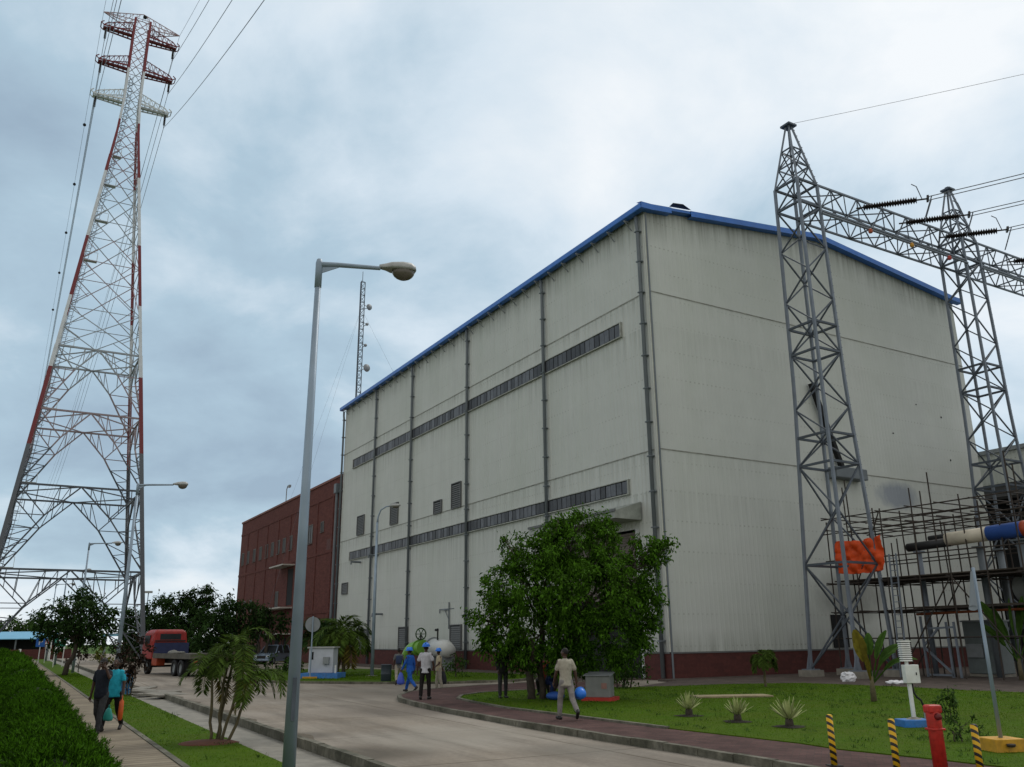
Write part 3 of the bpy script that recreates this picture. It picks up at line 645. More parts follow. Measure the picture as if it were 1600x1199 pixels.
for zi, (z, mat_) in enumerate(((83.7, m_redst), (78.2, m_redst), (72.8, m_whst))):
    for sg in (-1, 1):
        a = MB(); h = hw(z); L_ = ARM
        a.add([(sg*h,-.22,z-.17),(sg*h,.22,z-.17),(sg*L_,.18,z-.15),(sg*L_,-.18,z-.15),(sg*h,-.22,z+.1),(sg*h,.22,z+.1),(sg*L_,.18,z+.1),(sg*L_,-.18,z+.1)], [(0,3,2,1),(4,5,6,7),(0,1,5,4),(1,2,6,5),(2,3,7,6),(3,0,4,7)])
        for yy in (-.75, .75):
            a.bar((sg*h, yy*1.25, z), (sg*L_, yy*.75, z), .09, .2)
            a.bar((sg*h, yy, z+1.7), (sg*(L_-.5), yy*.75, z+.55), .09); a.bar((sg*(L_-.5), yy*.75, z+.55),(sg*L_, yy*.75, z), .09)
            for q in range(6):
                p0 = lerp(Vector((sg*h,yy,z)), Vector((sg*L_,yy*.75,z)), q/6); p1 = lerp(Vector((sg*h,yy,z+1.7)), Vector((sg*(L_-.5),yy*.75,z+.55)), (q+.5)/6); p2 = lerp(Vector((sg*h,yy,z)), Vector((sg*L_,yy*.75,z)), (q+1)/6)
                a.bar(p0,p1,.06); a.bar(p1,p2,.06)
        for q in range(7):
            x = lerp(sg*h, sg*L_, q/6); w = lerp(1.2,.75,q/6)*.75; a.bar((x,-w,z),(x,w,z),.07); 
            if q < 6: x2 = lerp(sg*h, sg*L_, (q+1)/6); a.bar((x,-w,z),(x2,w*.95,z),.05); a.bar((x,-w,z+1.7-q*.19),(x,w,z+1.7-q*.19),.05)
        a.bar((sg*L_,-.6,z),(sg*(L_+.35),-.6,z+.3),.1); a.bar((sg*L_,.6,z),(sg*(L_+.35),.6,z+.3),.1); a.bar((sg*(L_+.35),-.6,z+.3),(sg*(L_+.35),.6,z+.3),.1); a.bar((sg*(L_+.35),-.6,z+.3),(sg*L_,-.6,z+.6),.1)
        a.build('crossarm', mat_, PY)
        ins = MB(); xi = sg*(L_-.35)
        ins.tube([(xi,0,z),(xi,0,z-.3)], .05, 6); prof = []
        for q in range(9): prof += [(.09,-.3-q*.17),(.17,-.36-q*.17),(.09,-.42-q*.17)]
        ins.lathe(prof[::-1], (xi,0,z), 8); ins.tube([(xi,0,z-1.8),(xi,0,z-2.15)], .05, 6)
        ins.build('insulator_string', m_porc, PY)
        tips[(zi, sg)] = (xi, z-2.15)
for sg in (-1, 1):
    a = MB(); z = 86.1; h = hw(z)
    for yy in (-.8, .8):
        a.bar((sg*h, yy, z-1.2), (sg*5.0, 0, z), .09); a.bar((0, yy, z+1.0),(sg*5.0,0,z),.08)
        for q in range(6):
            b0 = lerp(Vector((sg*h,yy,z-1.2)), Vector((sg*5,0,z)), q/6); t0 = lerp(Vector((0,yy,z+1)), Vector((sg*5,0,z)), (q+.5)/6); b1 = lerp(Vector((sg*h,yy,z-1.2)), Vector((sg*5,0,z)), (q+1)/6)
            a.bar(b0,t0,.05); a.bar(t0,b1,.05)
    for q in range(5): p = lerp(Vector((sg*h,.8,z-1.2)), Vector((sg*5,0,z)), q/6); a.bar(p, (p.x,-p.y,p.z), .05); t = lerp(Vector((0,.8,z+1)), Vector((sg*5,0,z)), q/6); a.bar(t,(t.x,-t.y,t.z),.05)
    a.build('earth_wire_arm', M('faded red steel', (.33,.23,.23), .6, 0, .2, 2), PY)
MB().ell((.2,-.6,86.9), .28,.28,.28, 8, 6).build('warning_lamp', m_dark, PY)
# conductors: each runs over the pylon from the span behind the camera to the span beyond
def catenary(p, q, sag, n=28): return [lerp(p, q, i/n) - Vector((0,0,sag*4*(i/n)*(1-i/n))) for i in range(n+1)]
rowname = {0: 'top', 1: 'middle', 2: 'lowest'}
for (zi, sg), (xi, zz) in tips.items():
    c = PC + DS*xi + Vector((0,0,zz)); near = c - DL*190 - Vector((0,0,60)); far = c + DL*420 - Vector((0,0,6))
    o = MB().tube(catenary(near, c, 6, 40)[:-1] + catenary(c, far, 15, 40), .032, 4).build('power_line', m_wire)
    tag(o, 'conductor hung from the %s side of the %s crossarm of the pylon' % ('left' if sg < 0 else 'right', rowname[zi]), 'power line', 'conductors over the tall pylon')
for sg in (-1, 1):
    c = PC + DS*sg*5 + Vector((0,0,86.1)); near = c - DL*190 - Vector((0,0,60)); far = c + DL*420 - Vector((0,0,6))
    o = MB().tube(catenary(near, c, 5, 40)[:-1] + catenary(c, far, 11, 40), .022, 4).build('earth_wire', m_wire)
    tag(o, 'thin earth wire from the %s tip of the pylon peak arm' % ('left' if sg < 0 else 'right'), 'earth wire', 'earth wires over the tall pylon')
    if sg < 0:
        for q in (26, 44, 62, 80, 100):
            pt = lerp(c, far, q/420.) - Vector((0,0,11*4*(q/420.)*(1-q/420.))); tag(MB().ell(pt, .27,.27,.27, 8, 6).build('marker_ball', m_dark), 'small dark aircraft marker ball strung on the left earth wire', 'marker ball', 'marker balls on the left earth wire')

# ------------------------------------------------------------------ switchyard gantry
GO = G(1335, 1061); GZ = .45
GT = thing('gantry', 'galvanised lattice gantry in front of the hall gable, two columns and a cross beam', 'gantry', GO, YAW)
def gh(z): return lerp(1.45, .97, (z-GZ)/(15-GZ)) if z < 15 else (lerp(.97, .85, (z-15)/13) if z < 28 else lerp(.85, .12, (z-28)/4.2))
def gcol(x0):
    lg, b = MB(), MB()
    zs = [GZ, 3.1, 5.7, 8.4, 11.0, 12.6, 14.2, 15.8, 17.4, 19.0, 20.6, 22.2, 23.8, 25.2, 26.5, 28.0]
    rg = [[p+Vector((x0,0,0)) for p in ringsq(gh(z), z)] for z in zs]
    for r0_, r1_ in zip(rg, rg[1:]):
        for k in range(4): lg.bar(r0_[k], r1_[k], .145)
        for k in range(4):
            k2 = (k+1) % 4; (b.bar(r0_[k], r1_[k2], .075) if (rg.index(r0_)+k) % 2 else b.bar(r0_[k2], r1_[k], .075))
    for i in (2, 4, 5, 8, 9, 14, 15):
        for k in range(4): b.bar(rg[i][k], rg[i][(k+1)%4], .12)
    zp = [28, 29.3, 30.5, 32.2]; rp = [[p+Vector((x0,0,0)) for p in ringsq(gh(z), z)] for z in zp]
    for r0_, r1_ in zip(rp, rp[1:]):
        for k in range(4):
            lg.bar(r0_[k], r1_[k], .11); k2 = (k+1) % 4
            if r1_[0].z < 32: b.bar(r0_[k], r1_[k2], .06); b.bar(r0_[k2], r1_[k], .06); b.bar(r1_[k], r1_[k2], .07)
    c = lg.build('column', m_galv, GT); b.build('bracing', m_galvd, c)
    MB().box(x0-.35,x0+.35,-.35,.35,32.2,32.32).box(x0-.12,x0+.12,-.12,.12,32.32,32.5).build('peak_plate', m_galvd, c)
    s = MB()
    for k in range(70): z = 3+k*.42; h = gh(z); s.bar((x0+h,-h,z),(x0+h+.16,-h-.03,z),.03)
    tag(s.build('step_bolts', m_galvd, c), kind='stuff')
    f = MB()
    for sx in (-1,1):
        for sy in (-1,1): f.box(x0+sx*1.45-.45,x0+sx*1.45+.45,sy*1.45-.45,sy*1.45+.45,-.2,GZ-.02)
    build_each(f, 'footing', m_conc, c)
    g_ = MB()
    for sx in (-1,1):
        for sy in (-1,1):
            X, Y = x0+sx*1.45, sy*1.45; g_.add([(X-.3,Y,GZ),(X+.3,Y,GZ),(X+.08,Y,GZ+.7),(X-.08,Y,GZ+.7),(X-.3,Y+.03,GZ),(X+.3,Y+.03,GZ),(X+.08,Y+.03,GZ+.7),(X-.08,Y+.03,GZ+.7)],[(0,1,2,3),(7,6,5,4),(0,3,7,4),(1,5,6,2)]); g_.box(X-.32,X+.32,Y-.32,Y+.32,GZ-.02,GZ+.03)
    build_each(g_, 'base_plate', m_galv, c)
gcol(0); gcol(16.0)
def gbeam(xa, xb):
    c, b = MB(), MB(); n = max(2, round((xb-xa)/2.3)); y_, zb_, zt = .85, 26.35, 28.0
    for yy in (-y_, y_):
        for zz in (zb_, zt): c.bar((xa,yy,zz),(xb,yy,zz),.11)
    for i in range(n):
        x0, x1 = lerp(xa,xb,i/n), lerp(xa,xb,(i+1)/n); xm = (x0+x1)/2
        for yy in (-y_, y_): b.bar((x0,yy,zb_),(xm,yy,zt),.06); b.bar((xm,yy,zt),(x1,yy,zb_),.06); b.bar((xm,yy,zb_),(xm,yy,zt),.05)
        for zz in (zb_, zt): (b.bar((x0,-y_,zz),(x1,y_,zz),.06) if i % 2 else b.bar((x0,y_,zz),(x1,-y_,zz),.06)); b.bar((x0,-y_,zz),(x0,y_,zz),.07)
        if i % 2 == 0: b.bar((x0,-y_,zb_),(x0,y_,zt),.06)
    o = c.build('cross_beam', m_galv, GT); b.build('bracing', m_galvd, o)
    MB().tube([(xa,-y_-.12,zb_-.28),(xb,-y_-.12,zb_-.28)], .07, 8).build('cable_conduit', m_galv, o)
gbeam(.85, 15.15); gbeam(16.85, 33)
for x, cc in ((5.0,(.40,.09,.04)),(9.0,(.55,.28,.03)),(12.9,(.40,.05,.04))): MB().lathe([(.11,0),(.14,.08),(.11,.24),(.03,.3)], (x,-1.1,25.75), 8).build('phase_marker', M('marker plate', cc, .5), GT)
dirw = (-DL*.80 + DS*.60).normalized()
def gl(x, y, z): return GO + DS*x + DL*y + Vector((0,0,z))
for n_, x in enumerate((4.2, 8.3, 12.4, 20.2)):
    p0 = gl(x, -.9, 27.3); d = (dirw*1 + Vector((0,0,-.055))).normalized()
    s = MB(); s.tube([p0, p0+d*.5], .05, 6)
    pts = [p0+d*(.4+.145*i*.5) for i in range(42)]; s.tube(pts, [.23 if i % 2 else .09 for i in range(42)], 10)
    e = pts[-1]; s.tube([e, e+d*.6], .05, 6)
    side = d.cross(Vector((0,0,1))).normalized(); s.bar(e+d*.6-side*.3, e+d*.6+side*.3, .12, .2)
    lo = MB()
    for q in (-.25,.25): lo.tube([e+d*.8+side*q, e+d*.8+side*q+Vector((0,0,-1.3))-d*.5], .035, 6)
    lo.tube([e+d*.3, e+d*.1+Vector((0,0,.9)), e-d*.15+Vector((0,0,1.1))], .03, 5)
    w = s.build('insulator_string', m_porc); wm = w.matrix_world.copy(); w.parent = GT; w.matrix_parent_inverse = (Matrix.Translation(GO) @ Matrix.Rotation(YAW,4,'Z')).inverted()
    w2 = lo.build('arcing_horn', m_galvd); w2.parent = w
    for q in (-.25,.25):
        a = e+d*.6+side*q; far = a + dirw*85 + Vector((0,0,14.0))
        tag(MB().tube(catenary(a, far, 2.2, 30), .028, 5).build('power_line', m_wire), '%s cable of the twin pair leaving the %s insulator string on the gantry beam' % ('upper' if q < 0 else 'lower', ('leftmost','second','third','rightmost')[n_]), 'power line', 'twin cables from the gantry insulators')
far = gl(0,0,32.4) + dirw*80 + Vector((0,0,3))
tag(MB().tube(catenary(gl(0,0,32.4), far, 1.2, 24), .014, 4).build('earth_wire', m_wire), 'thin earth wire running from the peak of the nearer gantry column', 'earth wire')

# ------------------------------------------------------------------ plants
def leafmat(name, col, isl=.45, tr=.3, var=.15): return M(name, col, .7, 0, var, .8, island=isl, transl=tr, spec=.06)
m_leaf = leafmat('broad green leaf', (.052,.126,.009)); m_leafd = leafmat('dark green leaf', (.026,.056,.014)); m_leafm = leafmat('mid green leaf', (.042,.085,.018))
m_hedge = leafmat('feathery hedge leaf', (.040,.108,.005), .6, .35); m_palm = leafmat('palm leaflet', (.058,.098,.016), .4, .3); m_palmdry = leafmat('drying palm leaflet', (.125,.105,.022), .45, .25)
m_croton = leafmat('dark purple leaf', (.030,.020,.014), .7, .2); m_rust_leaf = leafmat('russet leaf', (.13,.035,.012), .5, .3); m_yell = leafmat('yellow green leaf', (.12,.13,.02), .4, .3)
m_grass = leafmat('grass blade', (.072,.150,.004), .25, .5, .3)
def at(px, py, base, dy=0.):
    d = ray(px, py); return EYE + d*((base[1]+dy-EYE.y)/d.y)
def limb(mb, p, q, r0_, r1_, wob=.08, n=5, seg=8):
    p = Vector(p); q = Vector(q); L_ = (q-p).length; pts = [p.lerp(q, i/n) + (Vector((random.uniform(-1,1),random.uniform(-1,1),random.uniform(-.4,.4)))*wob*L_ if 0 < i < n else Vector((0,0,0))) for i in range(n+1)]
    mb.tube(pts, [lerp(r0_, r1_, i/n) for i in range(n+1)], seg); return pts
def foliage(blobs, leaf, dens, droop=.5, sub=.38, per=46):
    """leaf sprays filling a set of blobs: (centre, radius)"""
    P, D = [], []
    for c, r in blobs:
        n = max(3, int(dens*r*r)); u = unit(n); rr = r*(.45+.62*RNG.random((n,1))**.6); C = np.array(c)+u*rr*np.array([1,1,.9])
        for cc, uu in zip(C, u):
            m_ = int(per*RNG.uniform(.6,1.3)); s_ = sub*RNG.uniform(.6,1.25)
            ax = uu*.7+RNG.normal(size=3)*.5+np.array([0,0,-.15]); ax /= np.linalg.norm(ax)
            t = RNG.random((m_,1)); off = ax*(t-.35)*s_*1.7 + RNG.normal(size=(m_,3))*s_*.36*(1.1-t*.6); off[:,2] -= (t[:,0]**2)*s_*.55
            P.append(cc+off); D.append(ax*.5 + RNG.normal(size=(m_,3))*.6 + np.array([0,0,-droop]))
    P = np.concatenate(P); D = np.concatenate(D); Nn = RNG.normal(size=P.shape)*.55+np.array([0,0,1.]); k = len(P)
    return P, D, Nn, leaf*RNG.uniform(.65,1.25,k), leaf*.42*RNG.uniform(.7,1.2,k)
def tree(name, label, base, blobs, stems, leaf=.16, dens=26, mat=None, group=None, cat='tree', droop=.5, sub=.38, per=46, barkm=None, limbs=True, jit=0, tr=.16):
    t = thing(name, label, cat, base, 0, group); b0 = Vector(base); mb = MB()
    cen = sum((Vector(c) for c, r in blobs), Vector())/len(blobs); forks = []
    for (dx, dy, h, lx, ly) in stems:
        top = Vector((lx, ly, h)); pts = limb(mb, (dx, dy, -.15), top, tr, tr*.62, .04, 5); forks.append(top)
    if limbs:
        for c, r in blobs:
            q = Vector(c)-b0; f = min(forks, key=lambda v: (v-q).length); pts = limb(mb, f, q, tr*.45, tr*.12, .09, 5, 6)
            for k in range(4):
                e = q+Vector(unit(1)[0])*r*.75; limb(mb, pts[3], e, tr*.16, tr*.05, .1, 4, 5)
    mb.build('trunk', barkm or m_bark, t, True)
    bl = [((Vector(c)-b0), r) for c, r in blobs]
    cards('crown', *foliage(bl, leaf, dens, droop, sub, per), mat or m_leaf, t)
    return t
base = G(846, 1093, .14)
def pxblobs(base, lst): 
    k = (Vector(base)-EYE).length/FOC
    return [(at(x, y, base, dy), r*k) for x, y, r, dy in lst]
tree('shade_tree', 'big leafy green shade tree on the lawn in front of the hall door', base, pxblobs(base, [
 (893,858,50,0),(842,868,42,-.4),(935,862,46,.4),(800,925,46,0),(858,925,66,-1.0),(925,925,66,-.9),(985,905,42,.4),(995,962,36,0),(765,968,24,0),(905,818,22,0),(907,803,12,0),(872,812,14,0),(858,828,18,.2),(940,826,20,.1),
 (955,990,48,-.2),(850,985,52,-.6),(786,990,32,.2),(1012,862,17,0),(1034,851,9,.1),(905,1005,46,.6),(745,962,9,0),(800,862,16,.2),(790,845,7,0),(1008,920,20,.2),(1014,968,13,0),(815,1015,26,.3),(1000,840,10,.1),(770,940,14,.3),(1022,930,8,0),(960,830,14,.2),(880,1030,22,-.5),(820,1035,12,0),(1030,880,9,0),(1046,850,5,.1),(1020,846,9,.1),(760,1000,10,0)]),
 [(-.25,0,2.2,-.6,.1),(.05,.05,2.5,.1,.2),(.3,-.05,2.1,.9,0),(-.4,.1,1.9,-.3,-.5)], leaf=.165, dens=39, per=56, sub=.35, tr=.125)
base = G(975, 1076, .14)
tree('shrub', 'rounded dark shrub on thin stems beside the hall door', base, pxblobs(base, [(975,1018,22,0),(992,1026,16,0),(958,1026,14,0),(978,1042,18,0),(1000,1042,12,0)]), [(-.2,0,.8,-.4,0),(0,0,.9,.1,0),(.2,0,.8,.5,0)], leaf=.17, dens=30, per=36, cat='shrub', tr=.035, mat=m_leafm)
base = G(712, 1058, .1)
tree('shrub', 'small loose bush in front of the white duct', base, pxblobs(base, [(708,1030,12,0),(720,1038,12,0),(704,1044,9,0)]), [(0,0,.5,0,0)], leaf=.2, dens=14, per=30, cat='shrub', tr=.04, mat=m_leafm)
base = G(100, 1056, -.1)
tree('garden_tree', 'round dark tree standing on the left lawn strip before the pylon', base, pxblobs(base, [(118,965,34,0),(90,970,24,.5),(145,965,24,-.5),(120,940,18,0),(135,985,26,0),(95,990,20,0),(165,962,9,0),(72,962,8,0),(150,990,14,.4),(126,928,7,0),(100,942,12,0)]), [(0,0,2.3,.6,0)], leaf=.34, dens=9, per=46, sub=.62, tr=.22, mat=m_leafd)
for i, (bx, by, lst, lab) in enumerate([
 (232,1034,[(225,1012,24,0),(200,1008,16,0),(258,1010,18,0),(225,972,26,0),(250,958,24,1),(205,985,20,0),(232,990,26,-2),(205,962,10,0),(262,985,24,0),(255,940,9,0)],'dense dark tree behind the truck cab, leftmost of the car park trees'),
 (300,1034,[(326,918,6,0),(322,925,8,0),(297,929,6,0),(310,936,10,0),(280,1012,24,0),(308,1012,24,0),(285,958,28,0),(310,948,26,1),(325,932,13,0),(296,935,10,0),(300,985,30,-1),(280,990,24,0),(265,945,14,0)],'tallest dark tree behind the flatbed truck with spiky top shoots'),
 (352,1036,[(345,1018,18,0),(368,1000,16,0),(350,958,26,0),(335,975,28,0),(370,962,22,0),(362,945,12,0),(345,998,24,0),(325,1000,22,1)],'broad dark tree beside the parked cars'),
 (408,1040,[(400,962,22,0),(422,968,17,0),(385,975,18,.5),(402,946,9,0),(438,974,8,0),(405,985,14,0)],'dark tree with low spreading branches before the brick building')]):
    base = G(bx, by, 0)
    if i > 1: base = at(bx, by, (0, 88, 0)); base.z = 0
    tree('car_park_tree', lab, base, pxblobs(base, lst), [(-.2,0,2.2,-.5,0),(.2,0,2.4,.6,0)], leaf=.42, dens=6.5, per=46, sub=.8, tr=.22, mat=m_leafd, group='dark trees by the car park')
for i, (bx, r_, lab) in enumerate([(12,1.,'far pale green tree at the left edge behind the blue shed'),(36,.8,'far tree in the middle behind the blue shed'),(58,.9,'far tree behind the right end of the blue shed roof')]):
    base = at(bx, 996, (0, 190, 0)); base.z = -.1
    tree('distant_tree', lab, base, pxblobs(base, [(bx,976,15*r_,0),(bx-12,981,11*r_,0),(bx+12,980,11*r_,2),(bx+2,986,13*r_,0)]), [(0,0,2,0,0)], leaf=.8, dens=1.6, per=40, sub=1.3, tr=.3, mat=m_leafm, group='far trees behind the blue shed')
# hedge: clipped dome-shaped bushes grown together along the footpath
HA = wk[1]+Vector((-1.95*-wd.y, -1.95*wd.x)) if False else wk[1]+Vector((-wd.y, wd.x))*2.0
hd = thing('hedge', 'bright green feathery clipped hedge along the left edge of the footpath', 'hedge', (HA.x, HA.y, -.1), math.atan2(wd.y, wd.x))
core = MB(); P, D = [], []
u_ = -9.
while u_ < 118:
    for row in range(5):
        cx_, cy_ = u_+RNG.uniform(-.3,.3)+(row % 2)*.55, .50+row*1.22+RNG.uniform(-.14,.14); hz = (1.42 if row else 1.2)*RNG.uniform(.8,1.16); rr = RNG.uniform(.62,.90)
        core.ell((cx_,cy_,hz*.42), rr*.86, rr*.82, hz*.5, 10, 6)
        far = u_ > 25
        ns = (760 if u_ < 4 else 480 if u_ < 12 else 220) if not far else 30; nl_ = 34 if u_ < 10 else 18
        v = unit(ns); v[:,2] = np.abs(v[:,2])*1.05-.15; v /= np.linalg.norm(v, axis=1, keepdims=True)
        lump = 1+.10*np.sin(v[:,0:1]*7+u_*3)*np.cos(v[:,1:2]*6+row)
        C_ = np.array([cx_,cy_,hz*.42])+v*np.array([rr*.92,rr*.88,hz*.56])*lump*RNG.uniform(.86,1.08,(ns,1))
        ax = v*.7+RNG.normal(size=(ns,3))*.35+np.array([0,0,.45]); ax /= np.linalg.norm(ax, axis=1, keepdims=True)
        q_ = np.repeat(C_, nl_, 0); ax_ = np.repeat(ax, nl_, 0); t_ = RNG.random((len(q_),1)); sl_ = .15 if not far else .3; q_ = q_+RNG.normal(size=q_.shape)*.012
        P.append(q_+ax_*(t_-.45)*sl_); D.append(ax_*.95+unit(len(q_))*.7)
    u_ += 1.32
core.build('core', M('hedge inner twigs', (.012,.024,.004), .95, 0, .4, 6), hd, True)
P = np.concatenate(P); D = np.concatenate(D); k = len(P); sc = np.where(P[:,0] > 25, 3.6, np.where(P[:,0] > 10, 1.8, 1.0))
cards('foliage', P, D, RNG.normal(size=(k,3)), .058*sc*RNG.uniform(.6,1.4,k), .012*sc*RNG.uniform(.7,1.3,k), m_hedge, hd, .15)
def frond(base_, dirv, L_, droop, P, D, Nn, Ln, Wd, rach, nl=34, leafl=.42, twist=0.):
    p = np.array(base_, float); d = np.array(dirv, float); d /= np.linalg.norm(d); pts = [p.copy()]; n = 14; side = np.cross(d, [0,0,1.]); side /= np.linalg.norm(side)+1e-9
    for i in range(n):
        d = d+np.array([0,0,-droop/n*(1.+i/n)]); d /= np.linalg.norm(d); p = p+d*L_/n; pts.append(p.copy())
    rach.tube([Vector(q) for q in pts], [lerp(.018,.004,i/n) for i in range(n+1)], 5)
    pts = np.array(pts)
    for i in range(nl):
        t = .2+.8*i/nl; k_ = t*n; a = int(min(k_, n-1)); q = pts[a]+(pts[a+1]-pts[a])*(k_-a); tg = pts[a+1]-pts[a]; tg /= np.linalg.norm(tg); upn = np.cross(side, tg)
        for sg in (-1,1):
            P.append(q); D.append(tg*.7+side*sg*1.0+upn*.22+np.array([0,0,-.30])+RNG.normal(size=3)*.1); Nn.append(upn+RNG.normal(size=3)*.2)
            w = math.sin(PI*min(1,.15+t*.82)); Ln.append(leafl*(.45+.75*w)*RNG.uniform(.85,1.1)); Wd.append(.034)
def palm(name, label, loc, stems, group=None, nf=7, fl=1.3, leafl=.42, mat=None, dry=0, droop=1.5, tr=.05, cat='palm', wid=1.):
    t = thing(name, label, cat, loc, 0, group)
    for (x0, y0, x1, y1, h) in stems:
        mb = MB(); limb(mb, (x0,y0,-.1), (x1,y1,h), tr, tr*.75, .02, 6, 8); st = mb.build('stem', m_palmt, t, True)
        A = [[],[],[],[],[]]; Bd = [[],[],[],[],[]]; ra = MB(); a0 = random.uniform(0,6.28)
        for i in range(nf):
            a = a0+i*2.4; el_ = random.uniform(.45,1.4); dv = (math.cos(a)*math.cos(el_), math.sin(a)*math.cos(el_), math.sin(el_)); tgt = Bd if i < dry else A
            if i < dry: dv = (math.cos(a)*.8, math.sin(a)*.8, .25)
            frond((x1,y1,h), dv, fl*random.uniform(.8,1.15), droop*random.uniform(.8,1.3)*(1.5 if i < dry else 1), *tgt, ra, 30, leafl)
        ra.build('frond_rib', m_palm, t)
        for X, mt_ in ((A, mat or m_palm), (Bd, m_palmdry)):
            if X[0]: cards('fronds', np.array(X[0]), np.array(X[1]), np.array(X[2]), np.array(X[3]), np.array(X[4])*wid, mt_, t, .12)
    return t
pl = palm('areca_palm', 'clump of thin stemmed palms with yellowing fronds on the left lawn strip', G(335,1160,-.08), [(-.1,0,-.2,0,1.5),(.05,.05,.1,.1,1.9),(.15,-.05,.5,0,1.55),(.25,0,.85,.1,1.4),(0,.1,.2,.3,2.05)], nf=6, fl=1.02, leafl=.33, dry=1, droop=2.1, tr=.038, wid=.95)
MB().lathe([(.0,.07),(.25,.06),(.55,.03),(.7,-.01)][::-1], (-.1,-.15,0), 14).build('soil_mound', M('red soil', (.10,.038,.022), .95, 0, .3, 8), pl, True)
palm('feather_palm', 'green palm with hanging orange fronds at the corner of brick block and hall', G(527,1056,.1), [(0,0,.1,0,2.6),(.3,.1,.5,.1,2.3)], nf=13, fl=2.2, leafl=.7, dry=2, droop=2.2, tr=.12, wid=2.4, group='palms by the brick block')
palm('feather_palm', 'darker palm behind the round road sign', G(497,1052,.1), [(-.3,0,-.6,0,2.2),(.2,0,.1,0,2.5)], nf=11, fl=2.0, leafl=.7, droop=2.2, tr=.12, mat=m_leafd, wid=2.4, group='palms by the brick block')
palm('young_palm', 'small young palm on the lawn edge before the brick plinth of the gable', G(1196,1074,.14), [(0,0,.02,0,1.15)], nf=12, fl=.8, leafl=.3, droop=2.6, tr=.06, wid=1.5)
m_banana = leafmat('banana leaf', (.050,.105,.018), .2, .35, .25); m_ban_y = leafmat('yellowed banana leaf', (.15,.125,.018), .2, .35, .25)
def paddle(base_, dirv, stalk, L_, wid, droop, roll=0., notch=True):
    """one big banana leaf: stalk, midrib and a torn blade"""
    p = Vector(base_); d = Vector(dirv).normalized(); pts = [p.copy()]; n = 16
    for i in range(n):
        if i > 5: d = (d+Vector((0,0,-droop/n))).normalized()
        p = p+d*((stalk if i < 6 else L_)/(6 if i < 6 else 10)); pts.append(p.copy())
    mb = MB(); mb.tube(pts, [lerp(.03,.008,i/n) for i in range(n+1)], 6)
    rows = []
    for i in range(6, n+1):
        t = (i-6)/10; tg = (pts[min(i+1,n)]-pts[max(i-1,0)]).normalized(); s_ = tg.cross(Vector((0,0,1)))
        if s_.length < .05: s_ = Vector((1,0,0))
        s_.normalize(); s_ = Quaternion(tg, roll) @ s_; u_2 = s_.cross(tg); w = wid*(math.sin(PI*min(1,.06+.92*t))**.6)*.5+.004
        rows.append([pts[i]-s_*w*random.uniform(.82,1)+u_2*w*.25, pts[i]-s_*w*.5+u_2*w*.2, pts[i], pts[i]+s_*w*.5+u_2*w*.2, pts[i]+s_*w*random.uniform(.82,1)+u_2*w*.25])
    for a, b in zip(rows, rows[1:]):
        for k in range(4): mb.quad(a[k], a[k+1], b[k+1], b[k])
    return mb
bp = thing('banana_plant', 'young fan shaped banana plant with one upright yellowed leaf on the lawn', 'plant', G(1366,1097,.14), 0)
MB().tube([(0,0,-.1),(0,0,.4),(.02,0,.75)], [.10,.08,.05], 10).build('stem', m_palmt, bp, True)
for (dx, dy, dz, st, L_, w, dr, ro, my) in ((-.20,0,1,.7,.98,.40,.2,1.2,1),(-.05,.1,1,.7,.75,.32,.3,.8,0),(.30,0,1,.8,.95,.28,1.3,.6,0),(.55,.1,.9,.7,1.15,.34,1.9,.5,0),(.75,-.1,.75,.6,1.1,.30,1.6,.4,0),(-.12,-.1,1,.4,.5,.16,.4,.9,1),(.12,.2,1,.9,.7,.3,.9,.3,0),(.45,-.2,.95,.5,.8,.26,1.6,.4,0)):
    paddle((0,0,.5), (dx,dy,dz), st, L_, w, dr, ro).build('leaf', m_ban_y if my else m_banana, bp, True)
for loc_, lab, sc_ in ((G(1597,1062,.14),'tall banana plant at the right edge of the picture by the steel frame',1.5),):
    b2 = thing('banana_plant', lab, 'plant', loc_, 0)
    MB().tube([(0,0,-.1),(0,0,.9)], [.12,.07], 10).build('stem', m_palmt, b2, True)
    for (dx,dy,dz,st,L_,w,dr,ro) in ((-.42,0,1,1.1,1.9,.42,.5,1.0),(-.25,.1,1,1.0,1.7,.36,.4,.6),(-.6,0,.9,.9,1.4,.34,.9,.8),(.2,0,1,1.2,1.8,.4,.6,.5),(.5,.1,.9,1.0,1.6,.4,1.0,.3),(-.1,-.2,1,1.3,1.6,.36,.3,1.1)):
        paddle((0,0,.7), (dx,dy,dz), st, L_, w, dr, ro).build('leaf', m_banana, b2, True)
m_ag = leafmat('pale agave leaf', (.30,.33,.15), .35, .1)
m_soil = M('dark soil', (.022,.016,.010), .95, 0, .3, 8)
